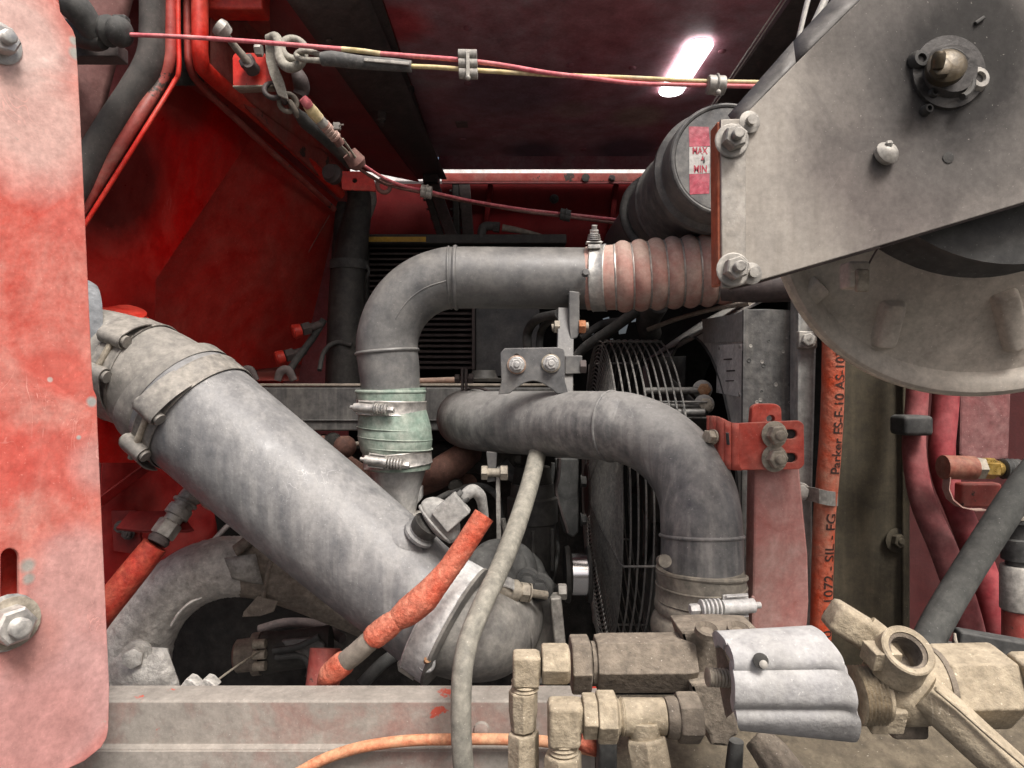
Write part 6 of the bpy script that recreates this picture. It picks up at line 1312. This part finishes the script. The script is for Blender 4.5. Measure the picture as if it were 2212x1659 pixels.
sb2 = thing('small_red_bracket', 'small bright red bracket with dark bolt and hanging ring', 'bracket', P(770, 390, 1.45))
part('plate', plate(F(1.45), fillet([(736, 369), (780, 370), (797, 374), (808, 388), (812, 414), (800, 412), (738, 410)], 6), [oval(766, 390, 5, 5)], .006, .0012), m_hem, sb2)
mb = MB(); mb.lathe(P(724, 380, 1.46), V((-.3, -1, .1)), [(0, .02), (.014, .021), (.018, .017), (.026, .016)], 20); part('bolt', mb, m_rib, sb2)
mb = MB(); mb.torus(P(829, 402, 1.40), V((.4, -1, 0)), .013, .0045, 24, 10); part('ring', mb, m_brn, sb2)
# lit work lamp under the hood
lamp = thing('work_lamp', 'glowing white capsule shaped work lamp under the hood', 'lamp', hp(1480, 130))
A, B = hp(1510, 93), hp(1450, 190); B = B-V((0, .0, 0)); dirn = (B-A).normalized(); W2 = .030; sd_ = dirn.cross(Z_).normalized()
def capsule(w_, z0, z1, ext=0.):
    L = []
    for k in range(13): an = -math.pi/2+math.pi*k/12; L.append(B+dirn*(w_*math.cos(an)+ext)+sd_*w_*math.sin(an))
    for k in range(13): an = math.pi/2+math.pi*k/12; L.append(A+dirn*(w_*math.cos(an)-ext)+sd_*w_*math.sin(an))
    return MB().poly([V((p.x, p.y, HZ-z0)) for p in L], V((0, 0, -(z1-z0))))
part('housing', capsule(.022, .0, .003), m_gal, lamp, .001)
em = bpy.data.materials.new('lamp_glow'); em.use_nodes = True; b = em.node_tree.nodes['Principled BSDF']; b.inputs['Emission Color'].default_value = (1, 1, 1, 1); b.inputs['Emission Strength'].default_value = 3.2
part('lens', capsule(.027, .003, .010), em, lamp, .003)

# ------------------------------------------------------------------ looms, hoses and oddments in the depth of the bay
for pts, m_, lab, nm in (
    ([(560, 945, 1.45, 9), (640, 960, 1.42, 9), (700, 985, 1.40, 9), (760, 1010, 1.40, 9), (800, 1060, 1.42, 9)], m_rub, 'black hose sagging below the left end of the cross member', 'engine_hose'),
    ([(660, 940, 1.42, 5), (720, 965, 1.38, 5), (790, 960, 1.36, 5), (800, 1010, 1.38, 5)], m_tan, 'thin dusty steel line over the rusty manifold', 'steel_line'),
    ([(925, 1090, 1.2, 7), (985, 1060, 1.2, 7), (1040, 1050, 1.2, 7), (1075, 1075, 1.2, 7), (1085, 1130, 1.18, 7)], m_rub, 'dark loom behind the dusty sensor plug', 'loom'),
    ([(1085, 1000, 1.2, 14), (1100, 1020, 1.2, 15), (1120, 1030, 1.2, 14), (1135, 1012, 1.22, 12)], m_rub, 'dark bent hose over the head of the filter', 'engine_hose'),
    ([(1030, 1010, 1.25, 12), (1075, 1020, 1.22, 13), (1100, 1000, 1.22, 12)], m_iron, 'grimy coolant pipe under the lower grey pipe', 'coolant_pipe'),
    ([(1195, 1000, 1.22, 5), (1190, 1080, 1.22, 5), (1205, 1180, 1.2, 5), (1190, 1270, 1.15, 5)], m_rub, 'thin black cable down the right of the filter', 'engine_cable'),
    ([(1130, 1290, 1.1, 7), (1160, 1270, 1.1, 8), (1190, 1262, 1.1, 7), (1215, 1290, 1.12, 6)], m_rub, 'short black cable under the filter', 'engine_cable'),
    ([(690, 800, 1.55, 5), (700, 760, 1.58, 5), (725, 740, 1.6, 5), (760, 745, 1.6, 5)], m_rub, 'thin black wire curling beside the red capped nipples', 'engine_cable'),
    ([(450, 1180, 1.25, 6), (500, 1130, 1.28, 6), (540, 1115, 1.3, 6), (590, 1120, 1.3, 6)], m_rib, 'dark line behind the top of the exhaust arch', 'engine_cable'),
    ([(560, 1360, 1.3, 10), (620, 1345, 1.3, 10), (690, 1350, 1.28, 10), (740, 1380, 1.25, 10)], m_rib, 'dark pipe above the starter motor', 'engine_pipe'),
    ([(780, 1480, 1.1, 14), (830, 1430, 1.12, 14), (880, 1400, 1.15, 14)], m_rub, 'dark hose in the gap under the lower end of the duct', 'engine_hose')):
    mb = MB(); mb.tube(px(pts, 8), 14); solo(nm, mb, m_, lab, 'hose' if 'hose' in nm else 'line')
for x, y, d, s, lab in ((720, 955, 1.33, .03, 'grimy bolt head on the rusty manifold flange'), (985, 1050, 1.21, .022, 'small bolt head below the manifold end'), (1000, 1225, 1.1, .024, 'grimy bolt head behind the orange sleeve tip')):
    mb = MB(); mb.lathe(P(x, y, d), Y_, [(0, s*.62), (.003, s*.62)], 18); mb.hexa(P(x, y, d-.003), Y_, s, s*.5, .3); solo('engine_bolt', mb, m_iron, lab, 'bolt')

for x0, x1, lab in ((1642, 1531, 'left of two thin pale wires running back along the hood behind the tank'), (1650, 1538, 'right of two thin pale wires running back along the hood behind the tank')):
    a_, b_ = H.at(x0, 70, .004), H.at(x1, 236, .004); mb = MB(); mb.tube([(a_+(a_-b_)*.5, .0012), (a_, .0012), (b_, .0015)], 8); solo('pale_wire', mb, m_paint, lab, 'wire', 'pale wires along the hood')
